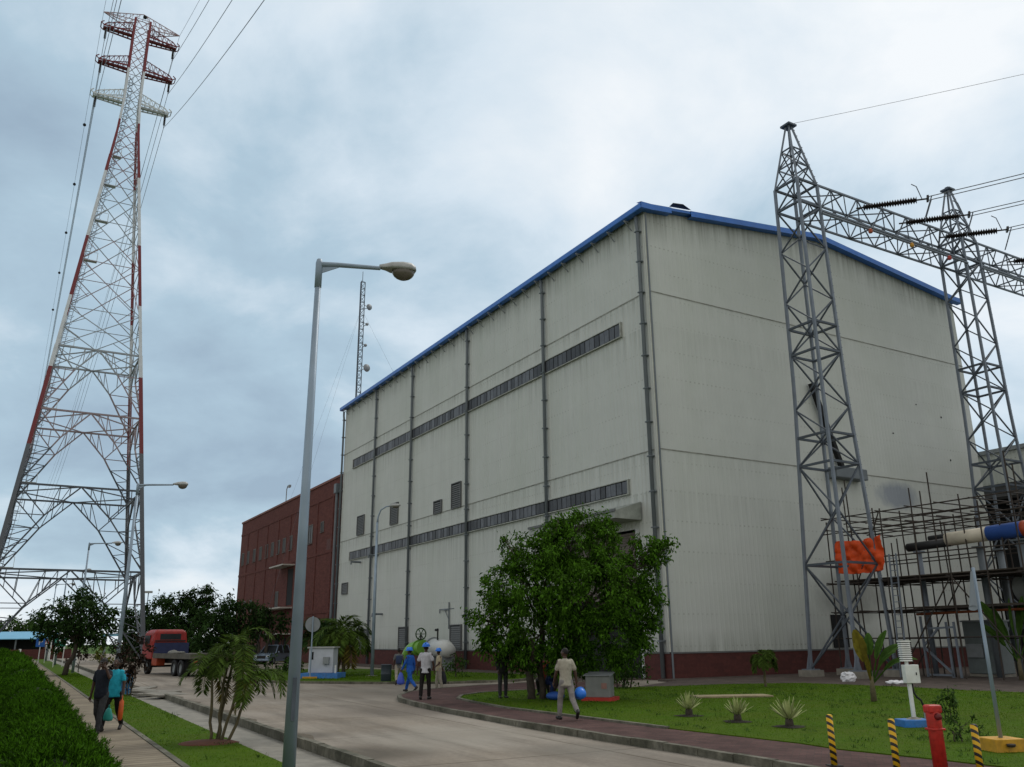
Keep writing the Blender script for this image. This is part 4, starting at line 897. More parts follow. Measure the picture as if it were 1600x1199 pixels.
for (x, y, lab, sz) in ((1077,1119,'spiky pale agave on the lawn, farthest and leftmost of three in a row',1.0),(1153,1128,'spiky pale agave in the middle of three on the lawn',.92),(1234,1136,'spiky pale agave nearest the striped bollards, rightmost of three',1.05)):
    a_ = thing('agave', lab, 'agave', G(x,y,.15), 0, 'agaves in a row on the lawn'); m = MB(); n = 30
    for i in range(n):
        az = i*2.4+random.uniform(-.2,.2); el_ = lerp(1.45,.35,i/n); L_ = .47*sz*random.uniform(.85,1.1); d = Vector((math.cos(az)*math.cos(el_),math.sin(az)*math.cos(el_),math.sin(el_))); s_ = Vector((-math.sin(az),math.cos(az),0)); b_ = Vector((0,0,.14)); n_ = d.cross(s_)
        q = [b_, b_+d*L_*.4+n_*-.012, b_+d*L_*.75, b_+d*L_]; ww = [.02,.036,.024,.002]
        vs = []
        for c_, w_ in zip(q, ww): vs += [c_-s_*w_, c_+n_*.012, c_+s_*w_]
        m.add(vs, [f_ for r_ in range(3) for f_ in ((r_*3,r_*3+1,r_*3+4,r_*3+3),(r_*3+1,r_*3+2,r_*3+5,r_*3+4))])
    m.build('leaves', m_ag, a_); MB().lathe([(.07,-.03),(.10,.06),(.085,.16),(.03,.2)], (0,0,0), 10).build('stem', m_bark, a_, True)
    mm_ = MB(); n = 18; mm_.add([(math.cos(k*2*PI/n)*.36*random.uniform(.75,1.2),math.sin(k*2*PI/n)*.36*random.uniform(.75,1.2),.008) for k in range(n)]+[(0,0,.045)], [(k,(k+1)%n,n) for k in range(n)]); mm_.build('soil_ring', m_soil, a_)
def smallplant(label, x, y, lst, mat, leaf, z=.14, cat='plant', name='shrub', dens=60, tr=.018, sub=.14, per=16, group=None):
    base = G(x, y, z); return tree(name, label, base, pxblobs(base, lst), [(-.05,0,.2,-.08,0),(.05,0,.25,.08,0)], leaf=leaf, dens=dens, mat=mat, cat=cat, tr=tr, sub=sub, per=per, group=group, droop=.1)
smallplant('upright leafy sapling on the lawn behind the red hydrant', 1482, 1124, [(1482,1110,10,0),(1478,1098,9,0),(1488,1090,8,0),(1483,1080,6,0)], m_leafm, .13)
smallplant('thin straggly bush on the lawn beside the red hydrant', 1497, 1160, [(1485,1140,14,0),(1508,1138,13,0),(1498,1150,15,0),(1515,1128,8,0),(1490,1125,7,0)], m_leafm, .10, dens=26, per=12)
smallplant('dark purple croton tree with a slim trunk behind the two walkers', 201, 1088, [(205,1012,14,0),(190,1022,12,0),(218,1024,13,0),(203,1034,15,0),(222,1040,9,0),(190,1040,9,0),(212,1050,8,0)], m_croton, .22, -.1, 'tree', 'croton_tree', dens=22, tr=.05, sub=.22, per=26)
for x, y, lst, mat, lab in ((122,1050,[(118,1018,8,0),(128,1024,8,0),(115,1028,6,0)],m_croton,'dark red leaved shrub on the left lawn strip beside the round tree'),(82,1032,[(80,1012,7,0),(88,1008,7,0),(84,1020,7,0)],m_rust_leaf,'orange red shrub beside the round dark tree on the left strip'),(100,1030,[(104,1012,6,0),(96,1018,6,0)],m_rust_leaf,'smaller russet shrub in front of the green sign'),(163,1052,[(163,1020,9,0),(172,1026,8,0),(156,1028,8,0)],m_yell,'yellow green shrub to the left of the second lamp post'),(64,1028,[(60,1014,6,0),(66,1020,6,0)],m_leafd,'low dark green shrub at the far end of the hedge')):
    base = G(x, y, -.1); k = (base-EYE).length/FOC
    tree('shrub', lab, base, pxblobs(base, lst), [(0,0,.4,0,0)], leaf=.3, dens=9, mat=mat, cat='shrub', tr=.05, sub=.35, per=24, droop=.1)
smallplant('low green shrub in front of the parked cars', 432, 1052, [(430,1036,10,0),(445,1040,9,0),(418,1042,9,0)], m_leafm, .3, .0, 'shrub', dens=9, per=20, sub=.3)
smallplant('low bushy shrub to the left of the white cabinet', 462, 1052, [(458,1035,10,0),(470,1040,9,0),(450,1042,8,0),(462,1046,8,0)], m_leafm, .3, .05, 'shrub', dens=9, per=20, sub=.3)
# grass blades over the mown lawns
def inpoly(X, Y, poly):
    ins = np.zeros(len(X), bool); j = len(poly)-1
    for i in range(len(poly)):
        xi, yi, xj, yj = poly[i][0], poly[i][1], poly[j][0], poly[j][1]
        c = ((yi > Y) != (yj > Y)) & (X < (xj-xi)*(Y-yi)/((yj-yi) or 1e-9)+xi); ins ^= c; j = i
    return ins
def blades(poly, z, n, x0, x1, y0, y1, h):
    X = RNG.uniform(x0,x1,n); Y = y0+(y1-y0)*RNG.random(n)**1.5; k = inpoly(X, Y, poly); X, Y = X[k], Y[k]; m_ = len(X)
    D = RNG.normal(size=(m_,3))*.9+np.array([0,0,.9]); s_ = 1+np.maximum(0,(np.hypot(X,Y)-15)/18)
    o = cards('grass', np.stack([X,Y,np.full(m_,z)],1), D, RNG.normal(size=(m_,3)), h*RNG.uniform(.5,1.3,m_)*s_**.3, .008*s_, m_grass, None, tri=True); return tag(o, 'short mown grass growing on the lawn', 'grass', kind='stuff')
blades(lawnR, .14, 420000, -3, 24, 12, 44, .04); blades(lawnL, -.08, 420000, -34, -2, 9, 75, .045)
blades(gp(bl,.1), .1, 14000, -22, 2, 48, 60, .07)

def weeds(poly, z, n, x0, x1, y0, y1):
    X = RNG.uniform(x0,x1,n); Y = RNG.uniform(y0,y1,n); k = inpoly(X, Y, poly); X, Y = X[k], Y[k]; q = 12; m_ = len(X)*q; C = np.repeat(np.stack([X,Y,np.full(len(X),z)],1), q, 0)+RNG.normal(size=(m_,3))*np.array([.07,.07,0])
    o = cards('grass', C, RNG.normal(size=(m_,3))*.9+np.array([0,0,.8]), RNG.normal(size=(m_,3)), RNG.uniform(.05,.13,m_), .016, m_leafm); tag(o, 'darker weedy tufts growing through the lawn', 'weeds', kind='stuff'); o.name = 'weeds'
weeds(lawnR, .15, 700, -3, 22, 13, 36); weeds(lawnL, -.07, 500, -22, -3, 10, 45)

# ------------------------------------------------------------------ street lamps
m_head = M('grey lamp housing', (.33,.34,.33), .45, .2, .15, 6); m_lens = M('lamp glass bowl', (.12,.105,.085), .2, 0, .2, 6)
def lamp(label, base, h, arm, L_, r0_=.11, r1_=.06, name='street_lamp', group='tall street lamps along the road'):
    t = thing(name, label, 'street lamp', base, math.atan2(arm[1], arm[0]), group)
    MB().tube([(0,0,-.2),(0,0,h*.5),(0,0,h)], [r0_,lerp(r0_,r1_,.5),r1_], 14).build('pole', m_lamp, t, True)
    MB().box(-.02,.045,-r0_*1.0-.012,-r0_*.8,.9,1.6).build('access_door', m_galvd, t)
    MB().lathe([(r1_*1.25,h-.55),(r1_*1.25,h-.02),(r1_*.9,h+.06)], (0,0,0), 12).build('collar', m_lamp, t, True)
    a = MB(); a.tube([(0,0,h-.05),(L_*.3,0,h-.02),(L_,0,h+.0)], [.06,.05,.042], 10); a.add([(.04,-.012,h-.24),(.04,.012,h-.24),(.42,.012,h-.06),(.42,-.012,h-.06),(.05,-.012,h-.1),(.05,.012,h-.1)], [(0,3,2,1),(0,4,3,),(1,2,5),(4,0,1,5),(4,5,2,3)]); a.build('arm', m_lamp, t, False)
    hd_ = MB(); o = [(-.02,.05,.06),(.12,.09,.10),(.22,.165,.13),(.45,.19,.16),(.62,.175,.15),(.72,.10,.09),(.74,.02,.02)]
    rg = []
    for x, w, zt in o: rg.append([Vector((L_+x, math.cos(2*PI*k/14)*w, h+.02+max(math.sin(2*PI*k/14),-.28)*zt)) for k in range(14)])
    vs = [v for r_ in rg for v in r_]; fs = [(i*14+k, i*14+(k+1)%14, (i+1)*14+(k+1)%14, (i+1)*14+k) for i in range(len(rg)-1) for k in range(14)]+[tuple(range(14))[::-1], tuple(range((len(rg)-1)*14, len(rg)*14))]
    hh = hd_.add(vs, fs).build('lamp_head', m_head, t, True); MB()._ell((L_+.47,0,h-.03), .235,.165,.19, 16, 10).build('lens', m_lens, hh, True)
    return t
ad = (Vector(G(640,424,9.4))-Vector(G(499,410,9.4))).normalized()
q = G(499,410,9.4); lamp('closest grey street lamp, its thick pole crossing in front of the brick block', (q.x,q.y,-.1), 9.5, ad, 1.22, .115, .055)
for (px, py, z, lab) in ((216,757,10,'second street lamp in the row, standing before the right leg of the pylon'),(140,849,10,'third street lamp in the row, rising over the round dark tree'),(106,891,10,'fourth street lamp in the row, seen beneath the lowest beam of the pylon'),(88,913,10,'farthest and smallest street lamp of the row under the pylon')):
    q = G(px,py,z); lamp(lab, (q.x,q.y,-.1), z+.1, (math.cos(R(8)), math.sin(R(8))) if z else None, 1.75, .11, .06)
q = G(232,927,9); t = thing('flood_light', 'small far light pole over the car park trees right of the pylon', 'light pole', (q.x,q.y,0)); MB().tube([(0,0,-.2),(0,0,9)], [.12,.08], 8).build('pole', m_lamp, t, True); MB().box(-.55,.55,-.15,.15,9,9.3).build('lamp_head', m_head, t, bevel=.03)
q = G(581,1059); t = thing('street_lamp', 'slim street lamp with a curved top standing before the long wall of the hall', 'street lamp', q, R(-15))
MB().tube([(0,0,-.1),(0,0,5),(0,0,9.2)], [.11,.09,.07], 12).tube([(0,0,9.1),(.03,0,9.5),(.2,0,9.95),(.55,0,10.15),(.85,0,10.18)], [.07,.05,.045,.042,.04], 10).build('pole', m_lamp, t, True)
hh = MB()._ell((1.15,0,10.2), .4,.17,.12, 12, 6).build('lamp_head', m_head, t, True); MB()._ell((1.2,0,10.13), .24,.13,.1, 10, 6).build('lens', m_lens, hh, True); MB().box(-.28,.28,-.28,.28,-.05,.12).build('footing', m_conc, t)

# ------------------------------------------------------------------ people
CRUM = bpy.data.textures.new('crumple', 'VORONOI'); CRUM.noise_scale = .55
FOLD = bpy.data.textures.new('cloth folds', 'CLOUDS'); FOLD.noise_scale = .09; FOLD.noise_depth = 2
m_skin = M('dark brown skin', (.055,.027,.017), .5, 0, .1, 12); m_hair = M('black hair', (.008,.007,.006), .7, 0, .3, 60); m_shoe = M('dark shoe', (.02,.018,.017), .6, 0, .2, 10); m_eye = M('eye white', (.5,.47,.43), .3, 0, 0)
def cloth(name, c, folds=.25): return M(name, c, .85, 0, folds, 9., spec=.15)
def limbv(a, out, s): return Vector((s*math.sin(out), math.sin(a)*math.cos(out), -math.cos(a)*math.cos(out)))
def person(label, loc, rz, c_shirt, c_trou, legs=((18,10),(-18,22)), arms=((10,8,15),(-12,8,20)), lean=3, head=(0,0), hair='short', helmet=None, scale=1., long_sleeve=False, sit=False, backpack=None, belly=1., inn=(0,0)):
    t = thing('person', label, 'person', loc, R(rz)); t.scale = (scale,)*3; L_ = R(lean); sp = Vector((0, math.sin(L_), math.cos(L_))); hip = Vector((0,0,0)); J = {}
    for s, (a, b) in zip((1,-1), legs):
        a, b = R(a), R(b); h = hip+Vector((s*.092,0,-.02)); k = h+limbv(a, R(3 if not sit else 12), s)*.43; f = k+limbv(a-b, R(1), s)*.42; J[s] = (h, k, f, a-b)
    low = min(J[s][2].z for s in (1,-1))-.085
    if sit: low = min(low, -.13)
    up_ = Vector((0,0,-low)); hip = hip+up_
    body, sh, tr, shoes_ = MB(), MB(), MB(), {1: MB(), -1: MB()}
    for s in (1,-1):
        h, k, f, sa = J[s]; h, k, f = h+up_, k+up_, f+up_
        body.capsule(h, k, .075, .052).capsule(k, f, .052, .036)
        tr.capsule(h+Vector((0,-.01,0)), k, .100, .075).capsule(k, lerp(k, f, .9), .074, .062)
        p = max(-.2, min(.9, -sa*.9 if sa < 0 else 0)); toe = Vector((s*.12, math.cos(p), -math.sin(p))).normalized()
        fo = f+Vector((0,0,-.045)); body.capsule(f, fo+toe*.06, .036, .035); shoes_[s].capsule(fo-toe*.055, fo+toe*.15, .047, .042).capsule(f+Vector((0,0,.02)), fo, .05, .047)
    ch = hip+sp*.36; nk = hip+sp*.535; side = Vector((1,0,0)); fwd = side.cross(sp)*-1
    def rings(mb, lst, n=16):
        o = len(mb.v)
        for d, rx, ry, yo in lst:
            c = hip+sp*d+Vector((0,yo,0))
            for q in range(n): th = 2*PI*q/n; mb.v.append(tuple(c+Vector((rx*math.cos(th), ry*math.sin(th), -ry*math.sin(th)*math.sin(L_)))))
        for i in range(len(lst)-1):
            for q in range(n): q2 = (q+1) % n; mb.f.append((o+i*n+q,o+i*n+q2,o+(i+1)*n+q2,o+(i+1)*n+q))
        mb.f.append(tuple(o+q for q in range(n))[::-1]); mb.f.append(tuple(o+(len(lst)-1)*n+q for q in range(n)))
    rings(body, [(-.10,.10,.08,0),(0,.15,.105,0),(.15,.135,.10,0),(.3,.155,.11,.0),(.42,.17,.105,-.01),(.5,.13,.08,-.01),(.55,.06,.055,0)])
    rings(sh, [(-.12,.180,.140,0),(.0,.176,.132*belly,.01*belly),(.15,.158,.124*belly,.012*belly),(.3,.172,.13,.0),(.42,.188,.12,-.01),(.49,.165,.10,-.012),(.535,.085,.07,-.005),(.555,.062,.058,0)])
    rings(tr, [(-.16,.12,.10,-.005),(-.06,.165,.125,-.005),(.02,.150,.108,0),(.07,.135,.098,0)])
    hands = {}
    for s, (a, o_, b), iv in zip((1,-1), arms, inn):
        a, o_, b = R(a), R(o_), R(b); shd = hip+sp*.475+Vector((s*.185,-.005,0)); el_ = shd+limbv(a, o_, s)*.29
        fd = (limbv(a+b, o_*.4, s)+Vector((-s*iv,0,0))).normalized(); w = el_+fd*.255; body.capsule(shd, el_, .05, .040).capsule(el_, w, .040, .027)
        sh.capsule(shd-Vector((s*.03,0,0)), lerp(shd, el_, .62 if not long_sleeve else 1.), .074, .062 if not long_sleeve else .055)
        if long_sleeve: sh.capsule(el_, lerp(el_, w, .93), .055, .043)
        # hand: palm, thumb and four curled fingers
        pd = fd; pn = pd.cross(Vector((0,1,0))); pn = pn.normalized() if pn.length > .2 else Vector((1,0,0)); ps = pn.cross(pd).normalized(); pc = w+pd*.05
        for q in (-.026,-.009,.009,.026): body.capsule(w+pd*.01+ps*q*.6, w+pd*.085+ps*q, .017, .0145, 8)
        for q, fl in ((-.031,.060),(-.0105,.075),(.0105,.080),(.031,.070)):
            r1_ = w+pd*.088+ps*q; m1 = r1_+(pd*.9+pn*(-.35*s)).normalized()*fl*.55; m2_ = m1+(pd*.5+pn*(-.85*s)).normalized()*fl*.5; body.capsule(r1_, m1, .0115, .0105, 8).capsule(m1, m2_, .0105, .009, 8)
        th = w+pd*.03+ps*.03; body.capsule(th, th+(ps*.7+pd*.7).normalized()*.045, .0135, .0115, 8).capsule(th+(ps*.7+pd*.7).normalized()*.045, th+(ps*.45+pd*.9).normalized()*.08, .0115, .010, 8)
        hands[s] = w+pd*.10
    hy, hp = R(head[0]), R(head[1]); hq = Quaternion((0,0,1), hy) @ Quaternion((1,0,0), -hp); hc = nk+sp*.04+Vector((0,.02,.125))
    def hd_(x, y, z): return hc+hq @ Vector((x,y,z))
    body.capsule(nk-sp*.04, nk+Vector((0,.012,.07)), .056, .052); hm = MB()._ell((0,0,0), .074,.096,.108, 16, 10)._ell((0,.03,-.065), .052,.062,.055, 12, 8)._ell((0,.100,-.018), .013,.018,.024, 8, 6)._ell((0,.088,.02), .045,.012,.012, 8, 6)._ell((0,.088,-.062), .026,.012,.009, 8, 6)._ell((.078,-.005,-.01), .012,.02,.032, 8, 6)._ell((-.078,-.005,-.01), .012,.02,.032, 8, 6)
    body.add([hd_(*v) for v in hm.v], hm.f)
    def fin(mb, name, mat, vox, it, fold=0, sm=.5):
        o = mb.build(name, mat, t, True); r = o.modifiers.new('merge', 'REMESH'); r.mode = 'VOXEL'; r.voxel_size = vox; r.use_smooth_shade = True
        s_ = o.modifiers.new('smooth', 'SMOOTH'); s_.iterations = it; s_.factor = sm
        if fold: d = o.modifiers.new('folds', 'DISPLACE'); d.texture = FOLD; d.strength = fold; d.mid_level = .5; d.texture_coords = 'LOCAL'
        return o
    fin(body, 'body', m_skin, .008, 2); fin(sh, 'shirt', c_shirt, .013, 4, .022); fin(tr, 'trousers', c_trou, .013, 4, .024); fin(shoes_[1], 'shoe', m_shoe, .011, 2); fin(shoes_[-1], 'shoe', m_shoe, .011, 2)
    for sx in (-1,1): e = MB()._ell(tuple(hd_(sx*.031,.087,.004)), .012,.009,.008, 8, 6); e.build('eye', m_eye, t, True)
    if helmet:
        h = MB(); n = 20; prof = [(.152,.0),(.150,.02),(.138,.055),(.108,.092),(.06,.115),(.012,.122)]; h.lathe(prof, (0,0,0), n, .86, 1.0); h.lathe([(.02,.0),(.155,.0),(.168,-.008),(.166,-.016),(.02,-.012)], (0,0,0), n, .86, 1.06); h._ell((0,.15,-.012), .09,.07,.012, 12, 6); h.box(-.012,.012,-.13,.13,.06,.128)
        o = MB().add([hd_(v[0], v[1], v[2]+.045) for v in h.v], h.f).build('helmet', helmet, t, True)
    elif hair == 'cap':
        h = MB(); h._ell((0,-.008,.025), .082,.104,.092, 16, 8)._ell((0,.11,.04), .06,.06,.010, 12, 6); MB().add([hd_(*v) for v in h.v], h.f).build('cap', m_hair, t, True)
    h = MB(); h._ell((0,-.018,.022), .079,.094,.098, 16, 8); MB().add([hd_(*v) for v in h.v], h.f).build('hair', m_hair, t, True)
    if backpack:
        q = hip+sp*.28+Vector((0,-.19,0)); m = MB().box(q.x-.15,q.x+.15,q.y-.07,q.y+.07,q.z-.2,q.z+.2); m.build('backpack', backpack, t, True, bevel=.05)
    Mx = Matrix.Translation(loc) @ Matrix.Rotation(R(rz),4,'Z') @ Matrix.Scale(scale, 4)
    return {s: Mx @ v for s, v in hands.items()}
m_helm = M('blue hard hat', (.02,.16,.62), .35, 0, .05, 10)
c_navy = cloth('black T-shirt', (.012,.015,.022)); c_cyan = cloth('turquoise shirt', (.02,.30,.40)); c_dgrey = cloth('charcoal cloth', (.035,.036,.038)); c_black = cloth('black trousers', (.014,.012,.012)); c_white = cloth('white shirt cloth', (.42,.42,.45)); c_khaki = cloth('khaki shirt cloth', (.36,.31,.21)); c_beige = cloth('beige trousers', (.27,.245,.20)); c_blue = cloth('royal blue coverall', (.018,.09,.36)); c_grey = cloth('grey shirt cloth', (.10,.105,.105)); c_stone = cloth('stone grey trousers', (.215,.20,.19)); c_ddark = cloth('dark work clothes', (.026,.026,.026)); c_sand = cloth('sand coloured shirt', (.33,.31,.25))
h1 = person('man in black T-shirt and cap holding a hand to his face, walking on the footpath', G(151,1147,-.05), 170, c_navy, c_dgrey, ((-8,24),(16,6)), ((-6,14,10),(62,30,102)), 2, (8,4), 'cap', belly=1.15, scale=1.03, inn=(0,.55))
h2 = person('man in turquoise shirt behind the walker in black, one arm raised to his head', G(171,1142,-.05), 182, c_cyan, c_black, ((20,8),(-14,24)), ((95,40,95),(4,12,12)), 2, (-5,0), scale=1.02, inn=(.4,0))
h3 = person('man in grey shirt with a small backpack walking away by the drum', G(622,1071,0), 12, c_grey, c_beige, ((20,6),(-22,25)), ((12,10,18),(-14,10,20)), 4, (10,0), backpack=cloth('navy bag cloth', (.03,.045,.09)), scale=1.0)
h4 = person('worker in royal blue coverall and blue hard hat carrying a bag', G(640,1081,0), 55, c_blue, c_blue, ((24,6),(-20,28)), ((-8,12,14),(14,10,16)), 4, (10,0), helmet=m_helm, long_sleeve=True, scale=1.03)
h5 = person('man in white shirt, black trousers and blue hard hat seen from behind', G(664,1093,.13), -8, c_white, c_black, ((6,4),(-5,10)), ((4,14,10),(-2,16,12)), 1, (0,0), helmet=m_helm, scale=1.04)
h6 = person('man in khaki shirt and blue hard hat holding a dark bag behind him', G(685,1079,.0), 110, c_khaki, c_beige, ((6,4),(-6,6)), ((-30,12,8),(12,10,40)), 0, (-65,0), helmet=m_helm, scale=.97)
h7 = person('man in dark work clothes standing under the left side of the shade tree', G(786,1091,.15), -160, c_ddark, c_dgrey, ((3,3),(-3,3)), ((6,10,30),(4,10,35)), 1, (20,0), scale=1.0, long_sleeve=True)
h8 = person('man in sand shirt and grey trousers striding along the brick paving', G(886,1125,.13), 18, c_sand, c_stone, ((-18,30),(20,14)), ((-10,14,10),(14,10,14)), 3, (35,0), scale=1.0)
person('seated man in blue work clothes resting at the foot of the shade tree', G(861,1092,.15), -150, cloth('dark blue work shirt', (.016,.03,.09)), cloth('dark blue work trousers', (.012,.025,.08)), ((78,95),(72,105)), ((40,15,40),(45,15,35)), 12, (0,15), sit=True, scale=1.0)
person('seated man in brick red shirt leaning on the shade tree trunk', G(853,1086,.15), 160, cloth('brick red shirt', (.16,.035,.018)), c_ddark, ((75,100),(70,95)), ((40,15,50),(35,15,45)), -5, (0,0), sit=True, scale=1.0)
def bag(name, label, at_, w, d, h, mat, cat):
    t = MB(); prof = [(.12,0),(.5,-.12),(.85,-.5),(1,-.8),(.86,-.97),(.3,-1)]; t.lathe([(r_*w/2, z*h) for r_, z in prof][::-1], (0,0,-.02), 14, 1, d/w)
    for s in (-1,1): t.tube([(s*.02,0,-.04),(s*.015,0,.03),(0,0,.05)], .008, 5)
    o = t.build(name, mat, None, True); o.location = at_; mdf = o.modifiers.new('folds','DISPLACE'); mdf.texture = FOLD; mdf.strength = .03; mdf.texture_coords = 'LOCAL'; return tag(o, label, cat)
v = h2[-1]; o = MB().lathe([(.005,.07),(.018,.06),(.02,-.02),(.055,-.07),(.062,-.3),(.058,-.5),(.03,-.53)][::-1], (0,0,0), 12).build('bottle', M('orange plastic', (.55,.10,.02), .35, 0, .1, 8), None, True); o.location = v; tag(o, 'long orange bottle carried by the man in the turquoise shirt', 'bottle')
bag('carrier_bag', 'teal carrier bag hanging low between the two left walkers', G(149,1147,-.05)+Vector((.06,.45,.60)), .26, .12, .32, M('teal plastic bag', (.03,.30,.26), .4), 'bag')
bag('carrier_bag', 'blue bag carried by the worker in the blue coverall', h4[-1], .34, .2, .5, M('blue plastic bag', (.05,.09,.45), .4), 'bag')
bag('shoulder_bag', 'black bag held by the man in the khaki shirt', h6[1], .36, .2, .58, M('black bag', (.012,.012,.018), .6), 'bag')
v = h8[1]; o = MB(); o.lathe([(.14,.0),(.138,-.04),(.128,-.10),(.10,-.16),(.05,-.20),(.01,-.21)][::-1], (0,0,-.0), 18).lathe([(.16,.0),(.16,.012),(.1,.012),(.1,0)], (0,0,-.005), 18)
o = o.build('hard_hat', m_helm, None, True); o.location = v+Vector((.07,-.02,-.14)); o.rotation_euler = (R(-80),0,R(20)); tag(o, 'blue hard hat carried upside down by the man in the sand shirt', 'hard hat')
o = MB().lathe([(.24,0),(.27,.03),(.27,.4),(.28,.42),(.27,.45),(.27,.86),(.285,.88),(.26,.9)], (0,0,0), 18).build('drum', M('dark blue grey drum', (.03,.042,.055), .5, 0, .2, 4), None, True); o.location = G(603,1067,.02); tag(o, 'dark blue grey drum standing at the kerb by the man with the backpack', 'drum')
o = MB()._ell((0,0,.13), .32,.2,.14, 12, 8).build('work_bag', M('blue holdall', (.02,.08,.32), .6), None, True); o.location = G(868,1094,.15); tag(o, 'blue bag lying on the grass by the seated men', 'bag')

# ------------------------------------------------------------------ vehicles
def wheel(par, x, y, r, w, name='wheel', rim=None):
    t = MB(); n = 22; prof = [(r*.62,-w/2),(r*.93,-w/2),(r,-w*.36),(r,w*.36),(r*.93,w/2),(r*.62,w/2)]; vs = [(x+z, y+r_*math.cos(2*PI*k/n), r+r_*math.sin(2*PI*k/n)) for r_, z in prof for k in range(n)]; m_ = len(prof)
    t.add(vs, [(i*n+k, i*n+(k+1)%n, ((i+1)%m_)*n+(k+1)%n, ((i+1)%m_)*n+k) for i in range(m_) for k in range(n)]); o = t.build(name, m_black, par, True)
    q = MB(); sg = 1 if x > 0 else -1; xs = x+sg*w*.28; q.add([(xs+ (0 if k_ else sg*-.05), y+rr_*math.cos(2*PI*k/n), r+rr_*math.sin(2*PI*k/n)) for k_, rr_ in ((1,r*.63),(0,r*.45),(1,r*.2)) for k in range(n)], [(i*n+k, i*n+(k+1)%n, (i+1)*n+(k+1)%n, (i+1)*n+k) for i in range(2) for k in range(n)]+[tuple(2*n+k for k in range(n))]); q.build('rim', rim or m_greyp, o)
tp = G(326,1058); hd_ang = R(129); tdir = Vector((math.cos(hd_ang), math.sin(hd_ang), 0)); tside = Vector((tdir.y,-tdir.x,0))
TR = thing('flatbed_truck', 'red cab flatbed truck parked on the road with a dirty empty bed', 'truck', tp+tdir*1.95, hd_ang-PI/2)
m_cab = M('faded red cab paint', (.27,.018,.015), .45, 0, .3, 3); m_org = M('orange red panel', (.34,.055,.02), .5, 0, .2, 3); m_bed = M('dirty steel bed', (.085,.08,.068), .8, .1, .35, 3, col2=(.14,.125,.10), scale2=1.4); m_ch = M('black chassis', (.014,.014,.014), .7)
c = MB(); X = 1.2; Y0, Y1 = 6.2, 8.6
c.add([(-X,Y0,1.0),(X,Y0,1.0),(X,Y1,1.0),(-X,Y1,1.0),(-X,Y0,2.25),(X,Y0,2.25),(X,Y1,2.2),(-X,Y1,2.2),(-X+.08,Y0+.04,2.85),(X-.08,Y0+.04,2.85),(X-.08,Y1-.3,2.85),(-X+.08,Y1-.3,2.85),(-X+.3,Y0+.2,3.02),(X-.3,Y0+.2,3.02),(X-.3,Y1-.6,3.02),(-X+.3,Y1-.6,3.02)], [(0,3,2,1),(0,1,5,4),(1,2,6,5),(2,3,7,6),(3,0,4,7),(4,5,9,8),(5,6,10,9),(6,7,11,10),(7,4,8,11),(8,9,13,12),(9,10,14,13),(10,11,15,14),(11,8,12,15),(12,13,14,15)])
cb = c.build('cab', m_cab, TR, False, .09); MB().box(-.72,.72,Y0-.012,Y0+.05,2.32,2.72).build('rear_window', m_glass, cb); MB().box(-X-.012,-X+.05,Y0+.7,Y1-.5,2.05,2.62).build('side_window', m_glass, cb); MB().box(X-.05,X+.012,Y0+.7,Y1-.5,2.05,2.62).build('side_window', m_glass, cb)
MB().box(-1.05,1.05,Y0-.05,Y0+.0,2.2,2.28).box(-1.05,1.05,Y0-.05,Y0,2.08,2.13).build('rear_trim', m_ch, cb)
for s in (-1,1): MB().box(s*1.38-.12,s*1.38+.12,Y1-.5,Y1-.42,2.0,2.45).bar((s*1.15,Y1-.46,2.35),(s*1.3,Y1-.46,2.35),.04).build('wing_mirror', m_ch, cb)
MB().box(-1.2,1.2,5.75,5.83,1.25,2.1).build('headboard', M('navy headboard', (.02,.028,.08), .6), TR)
MB().box(-1.25,1.25,-1.9,5.7,1.22,1.38).build('flatbed', m_bed, TR); MB().box(-1.27,-1.25,-1.9,5.7,1.1,1.42).box(1.25,1.27,-1.9,5.7,1.1,1.42).box(-1.27,1.27,-1.95,-1.9,1.1,1.42).build('bed_rail', m_bed, TR)
MB().box(-.45,-.3,-1.8,8.3,.75,1.2).box(.3,.45,-1.8,8.3,.75,1.2).box(-.9,.9,-.1,.1,.45,.6).box(-.9,.9,1.2,1.4,.45,.6).box(-1.0,1.0,7.1,7.3,.45,.6).build('chassis', m_ch, TR)
MB().box(-1.15,1.15,-1.98,-1.86,.55,.72).box(-1.15,1.15,-1.98,-1.86,.85,1.02).build('rear_bumper', m_ch, TR); MB().box(-1.2,-.6,5.0,6.1,.6,1.15).build('fuel_tank', m_org, TR, False, .05)
for s in (-1,1): MB().box(s*.95-.12,s*.95+.12,-2.0,-1.97,.87,1.0).build('tail_light', M('red lamp lens', (.25,.01,.01), .3), TR); MB().box(s*.9-.25,s*.9+.25,-.85,-.83,.25,1.1).build('mudflap', m_black, TR)
for y in (0, 1.3):
    for x in (-1.08,-.76,.76,1.08): wheel(TR, x, y, .52, .28)
for x in (-1.05, 1.05): wheel(TR, x, 7.2, .52, .3)
o = MB(); 
for k in range(7): o._ell((random.uniform(-.7,.5), random.uniform(3.6,5.4), 1.44), random.uniform(.15,.4), random.uniform(.12,.3), random.uniform(.07,.2), 8, 5)
o = o.build('tarpaulin_heap', M('grey bundled tarpaulin', (.17,.17,.155), .8), None, True); o.matrix_world = Matrix.Translation(TR.location) @ Matrix.Rotation(hd_ang-PI/2,4,'Z'); tag(o, 'lumpy grey heap lying on the truck bed behind the cab', 'heap')
